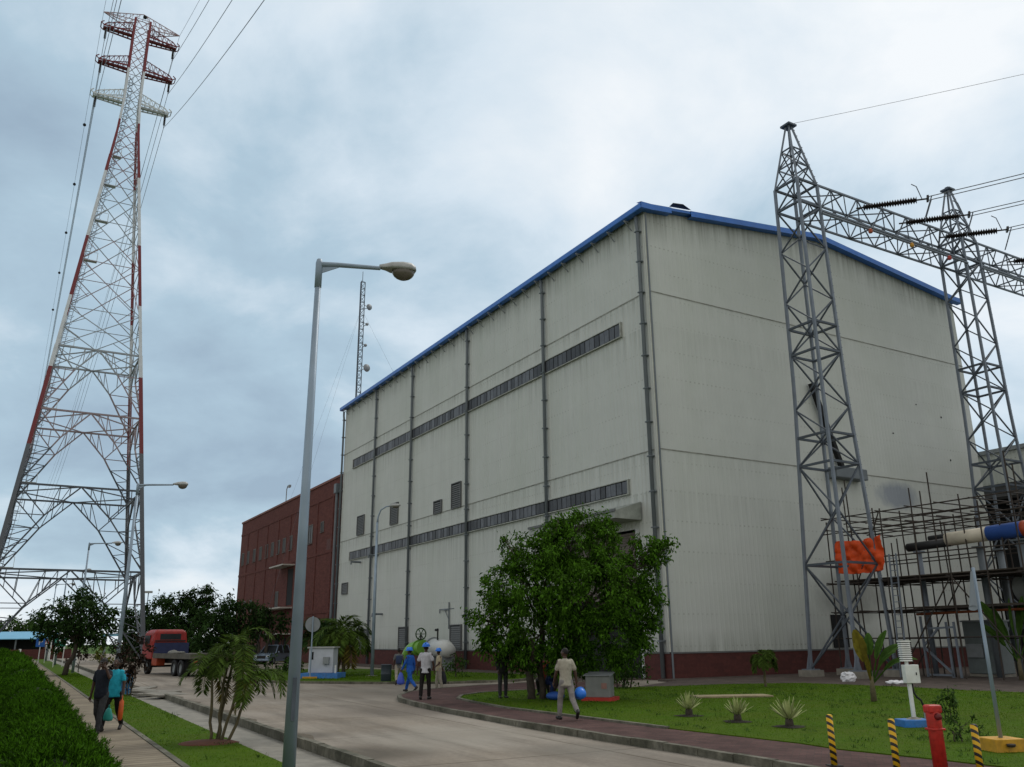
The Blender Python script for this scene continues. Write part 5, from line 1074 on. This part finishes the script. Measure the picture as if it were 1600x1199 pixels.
def car(label, loc, rz, col, suv=True):
    t = thing('parked_car', label, 'car', loc, rz, 'cars parked by the brick block'); W_ = .9; m_c = M('car paint', col, .25, .3, .05, 3, spec=.6); hgt = 1.75 if suv else 1.45
    prof = [(-2.25,.45),(-2.3,.95),(-2.15,1.05),(1.05,1.05),(2.05,.92),(2.3,.72),(2.3,.4),(2.1,.28),(-2.1,.28)]
    b = MB(); n = len(prof)
    for x, k in ((-W_*.9,0.),(-W_,.0),(W_,0.),(W_*.9,0.)): b.v += [(x, y, z) for y, z in prof]
    b.f = [(i*n+k, (i+1)*n+k, (i+1)*n+(k+1)%n, i*n+(k+1)%n) for i in range(3) for k in range(n)]+[tuple(range(n)), tuple(3*n+k for k in range(n))[::-1]]; b.build('body', m_c, t, False, .06)
    cab_ = MB(); A = [(-W_*.95,-2.1,1.03),(W_*.95,-2.1,1.03),(W_*.95,1.0,1.03),(-W_*.95,1.0,1.03)]; T = [(-W_*.74,-1.85,hgt),(W_*.74,-1.85,hgt),(W_*.74,.25,hgt),(-W_*.74,.25,hgt)]
    cab_.add(A+T, [(0,1,5,4),(1,2,6,5),(2,3,7,6),(3,0,4,7),(4,5,6,7)]); cab_.build('windows', m_glass, t); MB().box(-W_*.76,W_*.76,-1.9,.3,hgt-.02,hgt+.05).build('roof', m_c, t, False, .03)
    pil = MB(); 
    for i in range(4): pil.bar(A[i], T[i], .09)
    for s in (-1,1): pil.bar((s*W_*.96,-.6,1.03),(s*W_*.75,-.6,hgt),.08)
    build_each(pil, 'pillar', m_c, t)
    for s in (-1,1):
        MB()._ell((s*.66,2.24,.74), .2,.08,.1, 10, 6).build('headlight', M('headlight glass', (.6,.62,.65), .15), t, True); MB()._ell((s*1.02,.75,1.12), .11,.07,.08, 8, 6).build('wing_mirror', m_c, t, True)
    MB().box(-.45,.45,2.28,2.33,.55,.8).build('grille', m_ch, t); MB().box(-.85,.85,2.2,2.36,.32,.5).build('bumper', m_c, t, False, .04)
    for x in (-.8,.8):
        for y in (-1.4,1.4): wheel(t, x, y, .34, .22)
car('blue grey car with its bonnet facing the road, parked by the brick block', G(425,1037.5,0), R(168), (.20,.26,.34))
q = G(425,1037.5,0); car('silver estate car half hidden by palms, left of the blue grey one', q+Vector((-3.9,3.0,0)), R(165), (.34,.35,.36))
car('white car at the far left of the car park row behind the palm clump', q+Vector((-8.2,7.0,0)), R(165), (.55,.56,.56))

# ------------------------------------------------------------------ cabinets, signs and other fittings
t = thing('utility_cabinet', 'white metal cabinet on a blue plinth in the back lawn', 'cabinet', G(503,1059.5,.1), R(-8))
MB().box(-.7,.75,-.4,.4,.28,1.62).build('housing', M('pale blue grey cabinet paint', (.42,.45,.50), .5, 0, .1, 3), t, False, .03); MB().box(-.78,.83,-.48,.48,1.62,1.70).build('lid', m_head, t)
MB().box(-.6,-.42,-.415,-.40,1.0,1.42).build('vent', m_dark, t); MB().box(-1.05,1.15,-.7,.7,-.05,.28).build('plinth', m_bluep, t); MB().box(.2,.55,-.56,-.4,.75,1.15).build('meter_box', m_greyp, t, False, .02); MB().tube([(.95,-.5,.28),(.95,-.5,.7)], .05, 8).build('vent_pipe', m_white, t)
t = thing('road_sign', 'round road sign seen from its grey back on a thin post', 'sign', G(484,1061,.08), R(10))
MB().tube([(0,0,0),(0,0,3.4)], .04, 8).build('post', m_lamp, t); o = MB(); n = 24; o.add([(math.cos(2*PI*k/n)*.42, y, 2.95+math.sin(2*PI*k/n)*.42) for y in (.05,.075) for k in range(n)], [tuple(range(n)), tuple(n+k for k in range(n))[::-1]]+[(k,n+k,n+(k+1)%n,(k+1)%n) for k in range(n)]); o.build('disc', m_greyp, t); MB().box(-.4,.4,-.3,.3,-.05,.12).build('foot', m_yellow, t)
t = thing('electrical_box', 'squat grey steel box on a red plinth on the lawn beside the shade tree', 'box', G(940,1095,.14), R(-18)); t.scale = (.82,.82,.85)
MB().box(-.55,.45,-.4,.4,.14,.92).build('housing', M('dull grey steel box', (.17,.18,.175), .5, .1, .15, 4), t, False, .02); MB().add([(-.62,-.47,.92),(.52,-.47,.92),(.52,.47,1.02),(-.62,.47,1.02),(-.62,-.47,.95),(.52,-.47,.95),(.52,.47,1.05),(-.62,.47,1.05)], [(0,3,2,1),(4,5,6,7),(0,1,5,4),(1,2,6,5),(2,3,7,6),(3,0,4,7)]).build('lid', m_greyp, t)
MB().box(-.7,.62,-.55,.55,-.03,.14).build('plinth', M('red painted plinth', (.36,.03,.02), .6, 0, .2, 5), t); MB().box(.1,.32,-.412,-.40,.45,.66).build('label_plate', M('faded red label', (.24,.13,.11), .6), t)
t = thing('weather_station', 'white weather box with a louvred shelter on a post in a blue footing', 'weather station', G(1430,1136,.14), R(5)); t.scale = (.78,.65,.96)
MB().box(-.44,.40,-.36,.36,-.04,.17).build('footing', m_bluep, t, False, .02); MB().lathe([(.24,.17),(.1,.22),(.02,.23)][::-1] if False else [(.24,.17),(.1,.21),(.02,.22)], (0,0,0), 10).build('mortar', m_conc, t)
MB().box(-.05,.05,-.04,.04,.15,1.25).build('post', m_white, t); MB().box(-.12,.30,-.13,.13,.96,1.37).build('instrument_box', m_white, t, False, .012); MB().box(.18,.21,-.145,-.13,1.14,1.20).build('lock', m_black, t)
MB().box(-.04,.04,-.04,.04,1.37,1.45).build('neck', m_white, t); o = MB()
for k in range(9): z = 1.45+k*.048; o.add([(-.15,-.13,z),(.15,-.13,z),(.15,.13,z),(-.15,.13,z),(-.125,-.105,z+.032),(.125,-.105,z+.032),(.125,.105,z+.032),(-.125,.105,z+.032)], [(0,3,2,1),(4,5,6,7),(0,1,5,4),(1,2,6,5),(2,3,7,6),(3,0,4,7)])
o.build('louvre_shelter', m_white, t); MB().box(-.11,.11,-.09,.09,1.45,1.88).build('shelter_core', m_dark, t); MB().box(-.155,.155,-.135,.135,1.885,1.92).build('shelter_roof', m_white, t)
MB().tube([(.08,0,.96),(.1,0,.75),(.16,-.02,.65),(.27,-.03,.58),(.32,-.03,.45)], .028, 8).build('cable', m_black, t, True); MB().tube([(.32,-.03,.45),(.32,-.03,.17)], .02, 8).build('conduit', m_greyp, t)
t = thing('hydrant', 'tall red fire hydrant pillar at the edge of the brick paving', 'hydrant', G(1472,1214,.13), R(12))
MB().lathe([(.108,-.05),(.108,.66),(.112,.68),(.112,.80),(.110,.86),(.10,.93),(.08,.96),(.02,.97)], (0,0,0), 16, 1, .8).build('pillar', m_red, t, True); MB().box(-.113,.113,-.09,.09,.63,.66).build('collar', m_red, t, False, .01); MB().tube([(0,-.08,.82),(0,-.14,.82)], [.05,.04], 10).build('outlet', M('dark red cap', (.12,.01,.01), .5), t, True); MB().box(-.11,.11,-.085,.085,.86,.98).build('cap', m_red, t, False, .03)
m_strp = M('yellow and black striped tape', (.62,.36,.01), .5, 0, .1, 8)
tt, b, N, L = nodes(m_strp); src = b.inputs['Base Color'].links[0].from_socket; tc_ = N('ShaderNodeTexCoord'); sp_ = N('ShaderNodeSeparateXYZ'); L(tc_.outputs['Object'], sp_.inputs[0])
a1 = N('ShaderNodeMath'); a1.operation = 'MULTIPLY_ADD'; L(sp_.outputs['X'], a1.inputs[0]); a1.inputs[1].default_value = 6.; a2 = N('ShaderNodeMath'); a2.operation = 'MULTIPLY'; a2.inputs[1].default_value = 9.5; L(sp_.outputs['Z'], a2.inputs[0]); L(a2.outputs[0], a1.inputs[2]); fr = N('ShaderNodeMath'); fr.operation = 'FRACT'; L(a1.outputs[0], fr.inputs[0]); gt = N('ShaderNodeMath'); gt.operation = 'GREATER_THAN'; gt.inputs[1].default_value = .54; L(fr.outputs[0], gt.inputs[0])
x_ = N('ShaderNodeMix'); x_.data_type = 'RGBA'; L(gt.outputs[0], x_.inputs[0]); L(src, x_.inputs[6]); x_.inputs[7].default_value = (.02,.018,.016,1); L(x_.outputs[2], b.inputs['Base Color'])
for (x, y, ty, lab) in ((1304,1197,1118,'yellow and black striped bollard, leftmost, alone on the brick paving'),(1403,1211,1125,'yellow and black striped bollard just left of the red hydrant'),(1534,1216,1133,'yellow and black striped bollard right of the red hydrant')):
    q = G(x,y,.13); t = thing('bollard', lab, 'bollard', q, R(random.uniform(0,30)), 'striped bollards on the paving'); h = height(q.x,q.y,ty)-.13
    MB().tube([(0,0,-.05),(0,0,h)], .05, 14).build('post', m_strp, t, True); MB().box(-.1,.1,-.1,.1,-.02,.015).build('base_plate', m_black, t); MB().lathe([(.05,h),(.035,h+.012),(.01,h+.016)], (0,0,0), 14).build('top_cap', m_strp, t, True)
t = thing('loudspeaker_pole', 'slim grey pole in a yellow concrete base with a horn speaker on top', 'pole', G(1567,1174,.14), R(8))
MB().tube([(0,0,.1),(0,0,3.15)], [.036,.028], 10).build('pole', m_lamp, t, True); MB().box(-.29,.28,-.25,.25,-.05,.22).build('base', m_yellow, t, False, .015); MB().lathe([(.05,0),(.07,.02),(.07,.05)], (-.05,-.31,.10), 10).build('cable_gland', m_rust, t)
o = MB(); n = 16; o.add([(x_-.06+math.cos(2*PI*k/n)*0, r_*math.cos(2*PI*k/n)-.05, 2.72+z_+r_*math.sin(2*PI*k/n)*.35) for x_, r_, z_ in ((-.02,.03,.35),(-.05,.06,.1),(-.09,.12,-.25),(-.1,.13,-.3)) for k in range(n)], [(i*n+k,i*n+(k+1)%n,(i+1)*n+(k+1)%n,(i+1)*n+k) for i in range(3) for k in range(n)]); o.build('horn_speaker', m_greyp, t, True)
g = G(1143,1089,.155); sb = MB().box(-1.3,1.3,-.45,.45,0,.05).build('cover_slab', M('weathered plywood slab', (.27,.22,.13), .8, 0, .25, 3), None); sb.location = g; sb.rotation_euler = (0,0,R(6)); tag(sb, 'flat pale board lying on the lawn behind the agaves', 'board')
for k_, (px, py, w_, l_, a_) in enumerate(((215,1084,.9,.6,20),(232,1084,.7,.5,-15),(246,1087,.9,.45,40),(222,1080,.5,.7,5),(260,1090,.8,.5,60))):
    s_ = MB().box(-w_,w_,-l_,l_,0,.1).build('concrete_slab', m_conc, None, False, .02); s_.location = G(px,py,-.1)+Vector((0,0,.02+.01*k_)); s_.rotation_euler = (R(random.uniform(-4,4)),R(random.uniform(-4,4)),R(a_)); tag(s_, 'broken drain cover slab lying across the gutter by the croton', 'slab', 'broken drain slabs by the croton')
t = thing('tree_guard', 'blue slatted tree guard standing on the strip behind the turquoise shirted man', 'tree guard', G(192,1087,-.08), 0); o = MB()
for k in range(7): x = -.32+k*.107; o.box(x-.03,x+.03,-.02,.02,.05,1.05)
o.build('slats', M('sky blue slats', (.03,.17,.36), .5), t)
for z in (.25,.85): MB().box(-.38,.38,-.04,-.02,z-.03,z+.03).build('rail', m_bluep, t)
m_sheet = M('crumpled white plastic', (.62,.63,.65), .4)
for (x, y, lab, w_, h_) in ((1326,1064,'crumpled white plastic sheet heaped on the nearer gantry footing',.45,.42),(1400,1068,'flat white plastic scrap on the ground right of the gantry foot',.55,.1)):
    o = MB()._ell((0,0,h_*.35), w_*.8, w_*.5, h_*.6, 18, 10).build('plastic_sheet', m_sheet, None, False); o.location = G(x,y,.14); d = o.modifiers.new('crumple','DISPLACE'); d.texture = FOLD; d.strength = .25; d.texture_coords = 'LOCAL'; tag(o, lab, 'plastic sheet')
# green valve elbow and white duct beside the hall
def HB(y, x, z=0): return B(-x, y, z)
t = thing('green_pipe', 'bright green pipe elbow with a handwheel valve beside the hall', 'pipe', B(-2.1, 27.2, .05), YAW)
arc = [(0,1.9*math.cos(a)-1.2,1.9*math.sin(a)*.95+.3) for a in [PI*(1-i/14) for i in range(0,9)]]
MB().tube([(0,0,-.3+.3)]+[(0,0+1.6-1.6*math.cos(a),.9+1.45*math.sin(a)) for a in [PI/2*i/9 for i in range(10)]]+[(0,2.4,2.35)], .62, 18).build('elbow', M('bright green paint', (.16,.36,.05), .4, 0, .1, 3), t, True) if False else None
m_grn = M('bright green paint', (.16,.36,.05), .4, 0, .1, 3)
MB().tube([(0,1.75,0)]+[(0,1.75*math.cos(a),.35+1.15*math.sin(a)) for a in [PI/2*i/9 for i in range(10)]]+[(0,-1.4,1.5)], .46, 18).build('elbow', m_grn, t, True)
for y in (-.5,-1.35): MB().tube([(0,y,1.5),(0,y-.1,1.5)], .58, 20).build('flange', m_grn, t)
MB().tube([(0,-.9,1.9),(0,-.9,2.45)], .07, 8).build('valve_stem', m_ch, t); o = MB(); n = 16; o.tube([(.42*math.cos(2*PI*k/n),-.9,2.5+.42*math.sin(2*PI*k/n)) for k in range(n+1)], .05, 6)
for k in range(3): o.bar((.4*math.cos(k*PI/3),-.9,2.5+.4*math.sin(k*PI/3)),(-.4*math.cos(k*PI/3),-.9,2.5-.4*math.sin(k*PI/3)),.05)
o.build('handwheel', M('dark green wheel', (.03,.075,.02), .5), t, True)
t = thing('white_duct', 'fat white cylindrical duct with a flanged end beside the green pipe', 'duct', B(-2.2, 22.7, 0), YAW)
MB().tube([(0,1.0,1.55),(0,-.9,1.5),(0,-1.7,1.35)], [.66,.62,.42], 24).build('shell', M('off white duct', (.50,.51,.49), .45, 0, .12, 1.5), t, True); MB().tube([(0,1.1,1.55),(0,1.0,1.55)], .76, 24).build('flange', m_greyp, t)
for y in (.4,-1.0): MB().box(-.6,.6,y-.15,y+.15,0,1.0).build('saddle', m_greyp, t)
MB().tube([(-.3,-.2,2.1),(-.3,-.2,2.9)], .06, 8).tube([(-.3,-.2,2.8),(-.3,.15,2.8)], .09, 8).build('valve', m_ch, t)
t = thing('notice_board', 'little white notice with dark top fixed low on the brick plinth', 'notice', B(-.08, 45.6, .9), YAW); MB().box(-.04,0,-.35,.35,0,.45).build('board', m_white, t); MB().box(-.045,0,-.42,.42,.45,.75).build('header', m_bluep, t)

# ------------------------------------------------------------------ scaffold, pipes and equipment at the gable
SC = thing('scaffolding', 'rusty tube scaffolding with dark plank decks against the hall gable', 'scaffolding', B(9.3, -2.9, .1), YAW)
xs_ = [0, 1.8, 3.6, 5.4]; ys_ = [-i*1.75 for i in range(7)]
for i, x in enumerate(xs_):
    for j, y in enumerate(ys_): 
        h = random.choice([8.1,8.4,8.8,9.6,10.2]) if random.random() < .8 else 7.2
        MB().tube([(x+random.uniform(-.08,.08),y,0),(x+random.uniform(-.12,.12),y+random.uniform(-.1,.1),h)], .036, 6).build('standard', m_rust, SC)
for x in xs_:
    for z in (1.9, 3.25, 4.75, 6.0, 7.5, 8.2):
        if z in (1.9, 6.0) and x in (1.8,): continue
        zz = z+random.uniform(-.08,.08); MB().tube([(x+.05,.15+random.uniform(0,.3),zz),(x+.05,ys_[-1]-random.uniform(.3,1.),zz+random.uniform(-.1,.1))], .034, 6).build('ledger', m_rust, SC)
for j, y in enumerate(ys_):
    for z in (3.2, 4.7, 7.6, 8.25): MB().tube([(-random.uniform(.15,.45),y+.05,z+random.uniform(-.06,.06)),(5.4+random.uniform(.3,.8),y+.05,z+random.uniform(-.06,.06))], .032, 6).build('transom', m_rust, SC)
for (x, y0, y1, z0, z1) in ((0,-3.5,-7.0,0,4.7),(0,-10.5,-7.0,0,4.7),(3.6,-1.7,-5.2,0,4.7),(0,-1.7,-3.5,4.7,8.2)): MB().tube([(x-.06,y0,z0),(x-.06,y1,z1)], .034, 6).build('brace', m_rust, SC)
for k in range(12): MB().box(.1+k*.44,.1+k*.44+.4,-10.9+random.uniform(-.5,.3),-.1+random.uniform(-.2,.3),4.82+.012*(k%3),4.88+.012*(k%3)).build('plank', m_plank, SC)
for k in range(4): MB().box(.1+k*.5,.1+k*.5+.42,-10.7,-3.8+random.uniform(-.4,.4),3.3+.012*(k%2),3.35+.012*(k%2)).build('plank', m_plank, SC)
o = MB(); nx, nz = 14, 9
for i in range(nx+1):
    for j in range(nz+1): o.v.append((9.15+.12*math.sin(i*1.7+j*.8)*.6+random.uniform(-.04,.04), -3.5-2.95*i/nx, 5.35+1.75*j/nz-.12*math.sin(PI*i/nx)))
for i in range(nx):
    for j in range(nz): a_ = i*(nz+1)+j; o.f.append((a_, a_+1, a_+nz+2, a_+nz+1))
o = o.build('tarpaulin', M('orange tarpaulin', (.72,.085,.012), .5, 0, .2, 3, transl=.2), None, True); o.location = CORNER; o.rotation_euler = (0,0,YAW); ss = o.modifiers.new('fine','SUBSURF'); ss.levels = 2; ss.render_levels = 2; ss.subdivision_type = 'SIMPLE'; dd = o.modifiers.new('crumple','DISPLACE'); dd.texture = CRUM; dd.strength = .35; dd.texture_coords = 'LOCAL'; sd = o.modifiers.new('thick','SOLIDIFY'); sd.thickness = .01; tag(o, 'bright orange tarpaulin tied to the end of the scaffolding', 'tarpaulin')
t = thing('ladder', 'aluminium ladder leaning up to the scaffold deck', 'ladder', B(8.75,-7.0,.1), YAW)
for s in (-.2,.2): MB().bar((0,s,0),(.35,s,6.0),.06).build('rail', m_galv, t)
o = MB(); 
for k in range(19): o.bar((.02+.35*k*.31/6.0,-.2,.2+k*.31),(.02+.35*k*.31/6.0,.2,.2+k*.31),.035)
tag(o.build('rungs', m_galv, t), kind='stuff')
t = thing('process_pipe', 'large lagged pipe, black then cream then blue, running along the scaffold top', 'pipe', B(11.3,0,0), YAW)
MB().tube([(0,-6.4,6.55),(0,-8.9,6.62)], .22, 14).build('bare_section', M('black pipe', (.02,.021,.023), .5), t, True); MB().tube([(.45,-7.4,6.95),(.45,-9.0,7.0)], .14, 12).build('branch', M('black branch pipe', (.025,.026,.028), .5), t, True)
MB().tube([(0,-8.7,6.75),(0,-10.9,6.82)], [.34,.34], 18).build('lagging', M('cream lagging', (.55,.50,.40), .6, 0, .2, 1.5), t, True); MB().tube([(0,-10.9,6.82),(0,-22,7.1)], .37, 18).build('blue_wrap', M('blue wrap', (.03,.09,.33), .5, 0, .25, 2), t, True); MB().tube([(0,-12.6,6.86),(0,-12.9,6.87)], .385, 18).build('orange_band', m_org, t, True)
def post(label, s, n, h, r_, mat, name='pipe_support'): 
    t = thing(name, label, 'support post', B(s,n,.05), YAW); MB().tube([(0,0,0),(0,0,h)], r_, 12).build('column', mat, t, True); MB().box(-r_*2.2,r_*2.2,-r_*2.2,r_*2.2,0,.05).build('base_plate', mat, t); MB().box(-r_*1.6,r_*1.6,-r_*1.6,r_*1.6,h,h+.08).build('head_plate', mat, t)
post('grey steel post holding the black end of the lagged pipe', 11.3, -7.0, 6.2, .13, m_galv); post('dark steel post under the cream part of the lagged pipe', 12.0, -9.9, 6.2, .17, m_pipe); post('thick dark post under the blue part of the pipe near the picture edge', 11.6, -12.2, 6.3, .2, m_pipe); post('dark post behind the loudspeaker pole', 14.2, -9.6, 6.2, .17, m_pipe)
t = thing('tank', 'light grey horizontal tank under the scaffold deck at the right edge', 'tank', B(12.4,-11.2,4.2), YAW); MB().tube([(0,.0,0),(0,-.12,0),(0,-4.5,0)], [.45,.62,.62], 20).build('shell', M('grey tank paint', (.26,.27,.26), .5, 0, .15, 2), t, True)
for y in (-.7,-3.2): MB().bar((0,y,-.6),(0,y,-4.1),.18).build('leg', m_galv, t)
t = thing('switch_cabinet', 'tall grey green switch cabinet under the scaffolding', 'cabinet', B(12.6,-9.1,.1), YAW); MB().box(-.5,.6,-.85,.85,.15,2.6).build('housing', M('grey green cabinet', (.13,.155,.155), .5, 0, .15, 3), t, False, .02); MB().box(-.56,.66,-.92,.92,2.6,2.68).build('top', m_greyp, t); MB().box(-.62,-.5,-.1,.75,.9,1.55).build('panel_box', m_greyp, t, False, .02); MB().box(-.5,.6,-.85,.85,-.05,.13).build('plinth', m_conc, t)
t = thing('steel_frame', 'grey square tube frame with a diagonal brace, like a gate, beside the cabinet', 'frame', B(10.2,-7.3,.1), YAW)
for (p_, q_) in (((0,0,0),(0,0,2.9)),((0,-1.35,0),(0,-1.35,2.6)),((0,-1.75,0),(0,-1.75,2.6)),((0,0,.12),(0,-1.4,.12)),((0,0,2.3),(0,-1.7,2.35)),((0,0,1.4),(0,-1.35,.2)),((0,0,1.5),(0,-.9,2.3))): MB().bar(p_, q_, .09).build('member', m_galv, t)
o = MB().tube([(0,0,0),(0,-9,.15)], .06, 10).build('rusty_pipe', M('orange rusted pipe', (.22,.06,.02), .7, 0, .3, 3), None, True); o.location = B(10.1,-7.2,3.1); o.rotation_euler = (0,0,YAW); tag(o, 'thin orange rusty pipe running level from the top of the grey frame', 'pipe')
# annex at the far right
t = thing('annex_building', 'pale cladding annex with a black opening, partly behind the far gantry column', 'building', B(33.5, -14, 0), YAW)
c = corrug(40, .2, lambda a: 15.2, 'y'); c.build('side_wall', m_clad, t); MB().box(.05,20,0,40,-.2,15).build('core', m_clad, t); MB().box(-.3,20.2,-.2,40.2,15.2,15.5).build('roof', m_greyp, t)
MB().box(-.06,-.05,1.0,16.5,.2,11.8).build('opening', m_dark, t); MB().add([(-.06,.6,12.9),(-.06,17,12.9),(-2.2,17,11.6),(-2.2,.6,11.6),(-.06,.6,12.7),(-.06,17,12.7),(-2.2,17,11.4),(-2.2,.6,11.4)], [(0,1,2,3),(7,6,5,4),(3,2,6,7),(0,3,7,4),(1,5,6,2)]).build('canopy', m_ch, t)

# ------------------------------------------------------------------ far left background
t = thing('parking_shed', 'long low open shed with a light blue roof at the far left', 'shed', at(30,1000,(0,150,0)), R(3)); t.location.z = -.1
MB().add([(-30,-2.2,3.0),(5.6,-2.2,3.0),(5.6,2.6,4.2),(-30,2.6,4.2),(-30,-2.2,3.12),(5.6,-2.2,3.12),(5.6,2.6,4.32),(-30,2.6,4.32)], [(0,3,2,1),(4,5,6,7),(0,1,5,4),(1,2,6,5),(2,3,7,6),(3,0,4,7)]).build('roof', M('pale blue roof sheet', (.14,.36,.52), .4, 0, .1, .5), t); MB().box(-30,5.4,2.4,2.6,.9,4.0).build('back_wall', m_dark, t)
for k in range(8): MB().box(-29+k*4.9-.1,-29+k*4.9+.1,-1.9,-1.7,0,3.05).build('post', m_pipe, t)
t = thing('shelter', 'small blue roofed shelter seen between the round tree and second lamp post', 'shelter', at(176,1002,(0,140,0)), 0); t.location.z = -.1
MB().box(-1.5,4,-1,1,3.3,3.7).build('roof', M('light blue roof', (.16,.38,.5), .4), t)
for x in (-1.2, 3.6): MB().box(x-.15,x+.15,-.2,.2,0,3.3).build('post', m_pipe, t)
o = MB().box(-22,9,-.15,.15,0,1.5).build('boundary_wall', m_brickp, None); q = at(20,1012,(0,135,0)); o.location = (q.x,q.y,-.15); tag(o, 'low red brick boundary wall beyond the far end of the hedge', 'wall')
def textmesh(txt, size, mat, par, loc, rot=(PI/2,0,0)):
    cu = bpy.data.curves.new('lettering', 'FONT'); cu.body = txt; cu.size = size; cu.align_x = 'CENTER'; cu.align_y = 'CENTER'; cu.extrude = .006
    o = bpy.data.objects.new('lettering', cu); COL.objects.link(o); dg = bpy.context.evaluated_depsgraph_get(); me = bpy.data.meshes.new_from_object(o.evaluated_get(dg)); bpy.data.objects.remove(o)
    o = bpy.data.objects.new('lettering', me); COL.objects.link(o); me.materials.append(mat); o.parent = par; o.location = loc; o.rotation_euler = rot; return o
q = at(61,1022,(0,104,0)); t = thing('parking_sign', 'square blue parking sign with a white letter P beside the shed', 'sign', (q.x,q.y,-.1), R(20)); MB().tube([(0,0,0),(0,0,2.2)], .05, 8).build('post', m_white, t); MB().box(-.48,.48,-.05,-.02,1.9,2.9).build('panel', M('sign blue', (.01,.11,.42), .4), t); textmesh('P', .95, m_white, t, (0,-.055,2.4))
q = at(71,1020,(0,108,0)); t = thing('warning_sign', 'little red and white triangular sign right of the parking sign', 'sign', (q.x,q.y,-.1), R(20)); MB().tube([(0,0,0),(0,0,2.1)], .04, 8).build('post', m_white, t)
def tri(r_, y, z): return [(0,y,z+r_),(-r_*.87,y,z-r_*.5),(r_*.87,y,z-r_*.5)]
MB().add(tri(.42,-.05,2.35)+tri(.42,-.03,2.35), [(0,1,2),(5,4,3),(0,3,4,1),(1,4,5,2),(2,5,3,0)]).build('border', m_red, t); MB().add(tri(.24,-.058,2.34), [(0,1,2)]).build('panel', m_white, t)
q = at(91,1030,(0,88,0)); t = thing('direction_sign', 'green and white board sign in front of the left shrubs', 'sign', (q.x,q.y,-.1), R(16)); 
for s in (-.4,.4): MB().tube([(s,0,0),(s,0,1.9)], .04, 8).build('post', m_white, t)
MB().box(-.5,.5,-.05,-.02,1.95,2.75).build('panel', M('sign green', (.02,.28,.20), .4), t); MB().box(-.5,.5,-.05,-.02,1.72,1.948).build('lower_panel', m_white, t); MB().box(-.4,.4,-.06,-.05,2.45,2.6).box(-.12,.12,-.06,-.05,2.2,2.32).build('markings', m_white, t)
for (px, py, lab) in ((77,1006,'pale concrete stub post between the warning sign and round tree'),(117,1030,'pale marker post standing beside the dark red shrub'),(30,1010,'short pale post at the far end of the hedge')):
    q = at(px,py+14,(0,90 if px > 100 else 118,0)); t = thing('marker_post', lab, 'post', (q.x,q.y,-.1)); MB().box(-.12,.12,-.12,.12,0,1.6 if px != 77 else 2.9).build('shaft', m_white, t, False, .02); MB().box(-.16,.16,-.16,.16,-.05,.12).build('foot', m_conc, t)
# guyed radio mast beyond the hall
mx_, my_ = G(557,620,30).xy; sc_ = 110/math.hypot(mx_, my_); mp_ = Vector((mx_*sc_, my_*sc_, 0)); q = G(563,1006); dirm = ray(559.5,600); mp_ = Vector((dirm.x, dirm.y, 0)).normalized()*112
t = thing('radio_mast', 'thin lattice radio mast with dishes rising behind the hall roof', 'mast', mp_, R(20)); ht = height(mp_.x, mp_.y, 441); a_, b_ = MB(), MB(); n = int(ht/1.0)
for k in range(3):
    an = k*2*PI/3; a_.bar((.45*math.cos(an),.45*math.sin(an),0),(.38*math.cos(an),.38*math.sin(an),ht),.10)
for i in range(n):
    z0, z1 = i*ht/n, (i+1)*ht/n
    for k in range(3):
        a0_, a1_ = k*2*PI/3, (k+1)*2*PI/3; b_.bar((.42*math.cos(a0_),.42*math.sin(a0_),z0),(.42*math.cos(a1_),.42*math.sin(a1_),z1),.05); b_.bar((.42*math.cos(a0_),.42*math.sin(a0_),z1),(.42*math.cos(a1_),.42*math.sin(a1_),z1),.06)
a_.build('mast_legs', m_galvd, t); b_.build('bracing', m_galvd, t); MB().tube([(0,0,ht),(0,0,ht+1.6)], .04, 6).build('lightning_rod', m_galvd, t)
for py, r_, off in ((575,.55,1.0),(480,.45,1.0),(507,.22,.8),(540,.22,.7)):
    z = height(mp_.x, mp_.y, py); d = MB(); d.tube([(off-.1,-.1,z),(off,-.25,z),(off+.08,-.4,z)], [.1,r_,r_*.9], 14).bar((.3,0,z-.3),(off,-.1,z),.07).bar((.3,0,z+.4),(off,-.1,z),.06); d.build('dish', m_greyp, t, True)
for k in range(3):
    an = R(20)+k*2*PI/3; o = MB().tube([mp_+Vector((0,0,ht*.92)), mp_+Vector((math.cos(an)*ht*.5, math.sin(an)*ht*.5, 0))], .010, 4).build('guy_wire', m_wire); tag(o, 'thin guy wire stretched from the upper part of the radio mast', 'guy wire', 'guy wires of the radio mast')
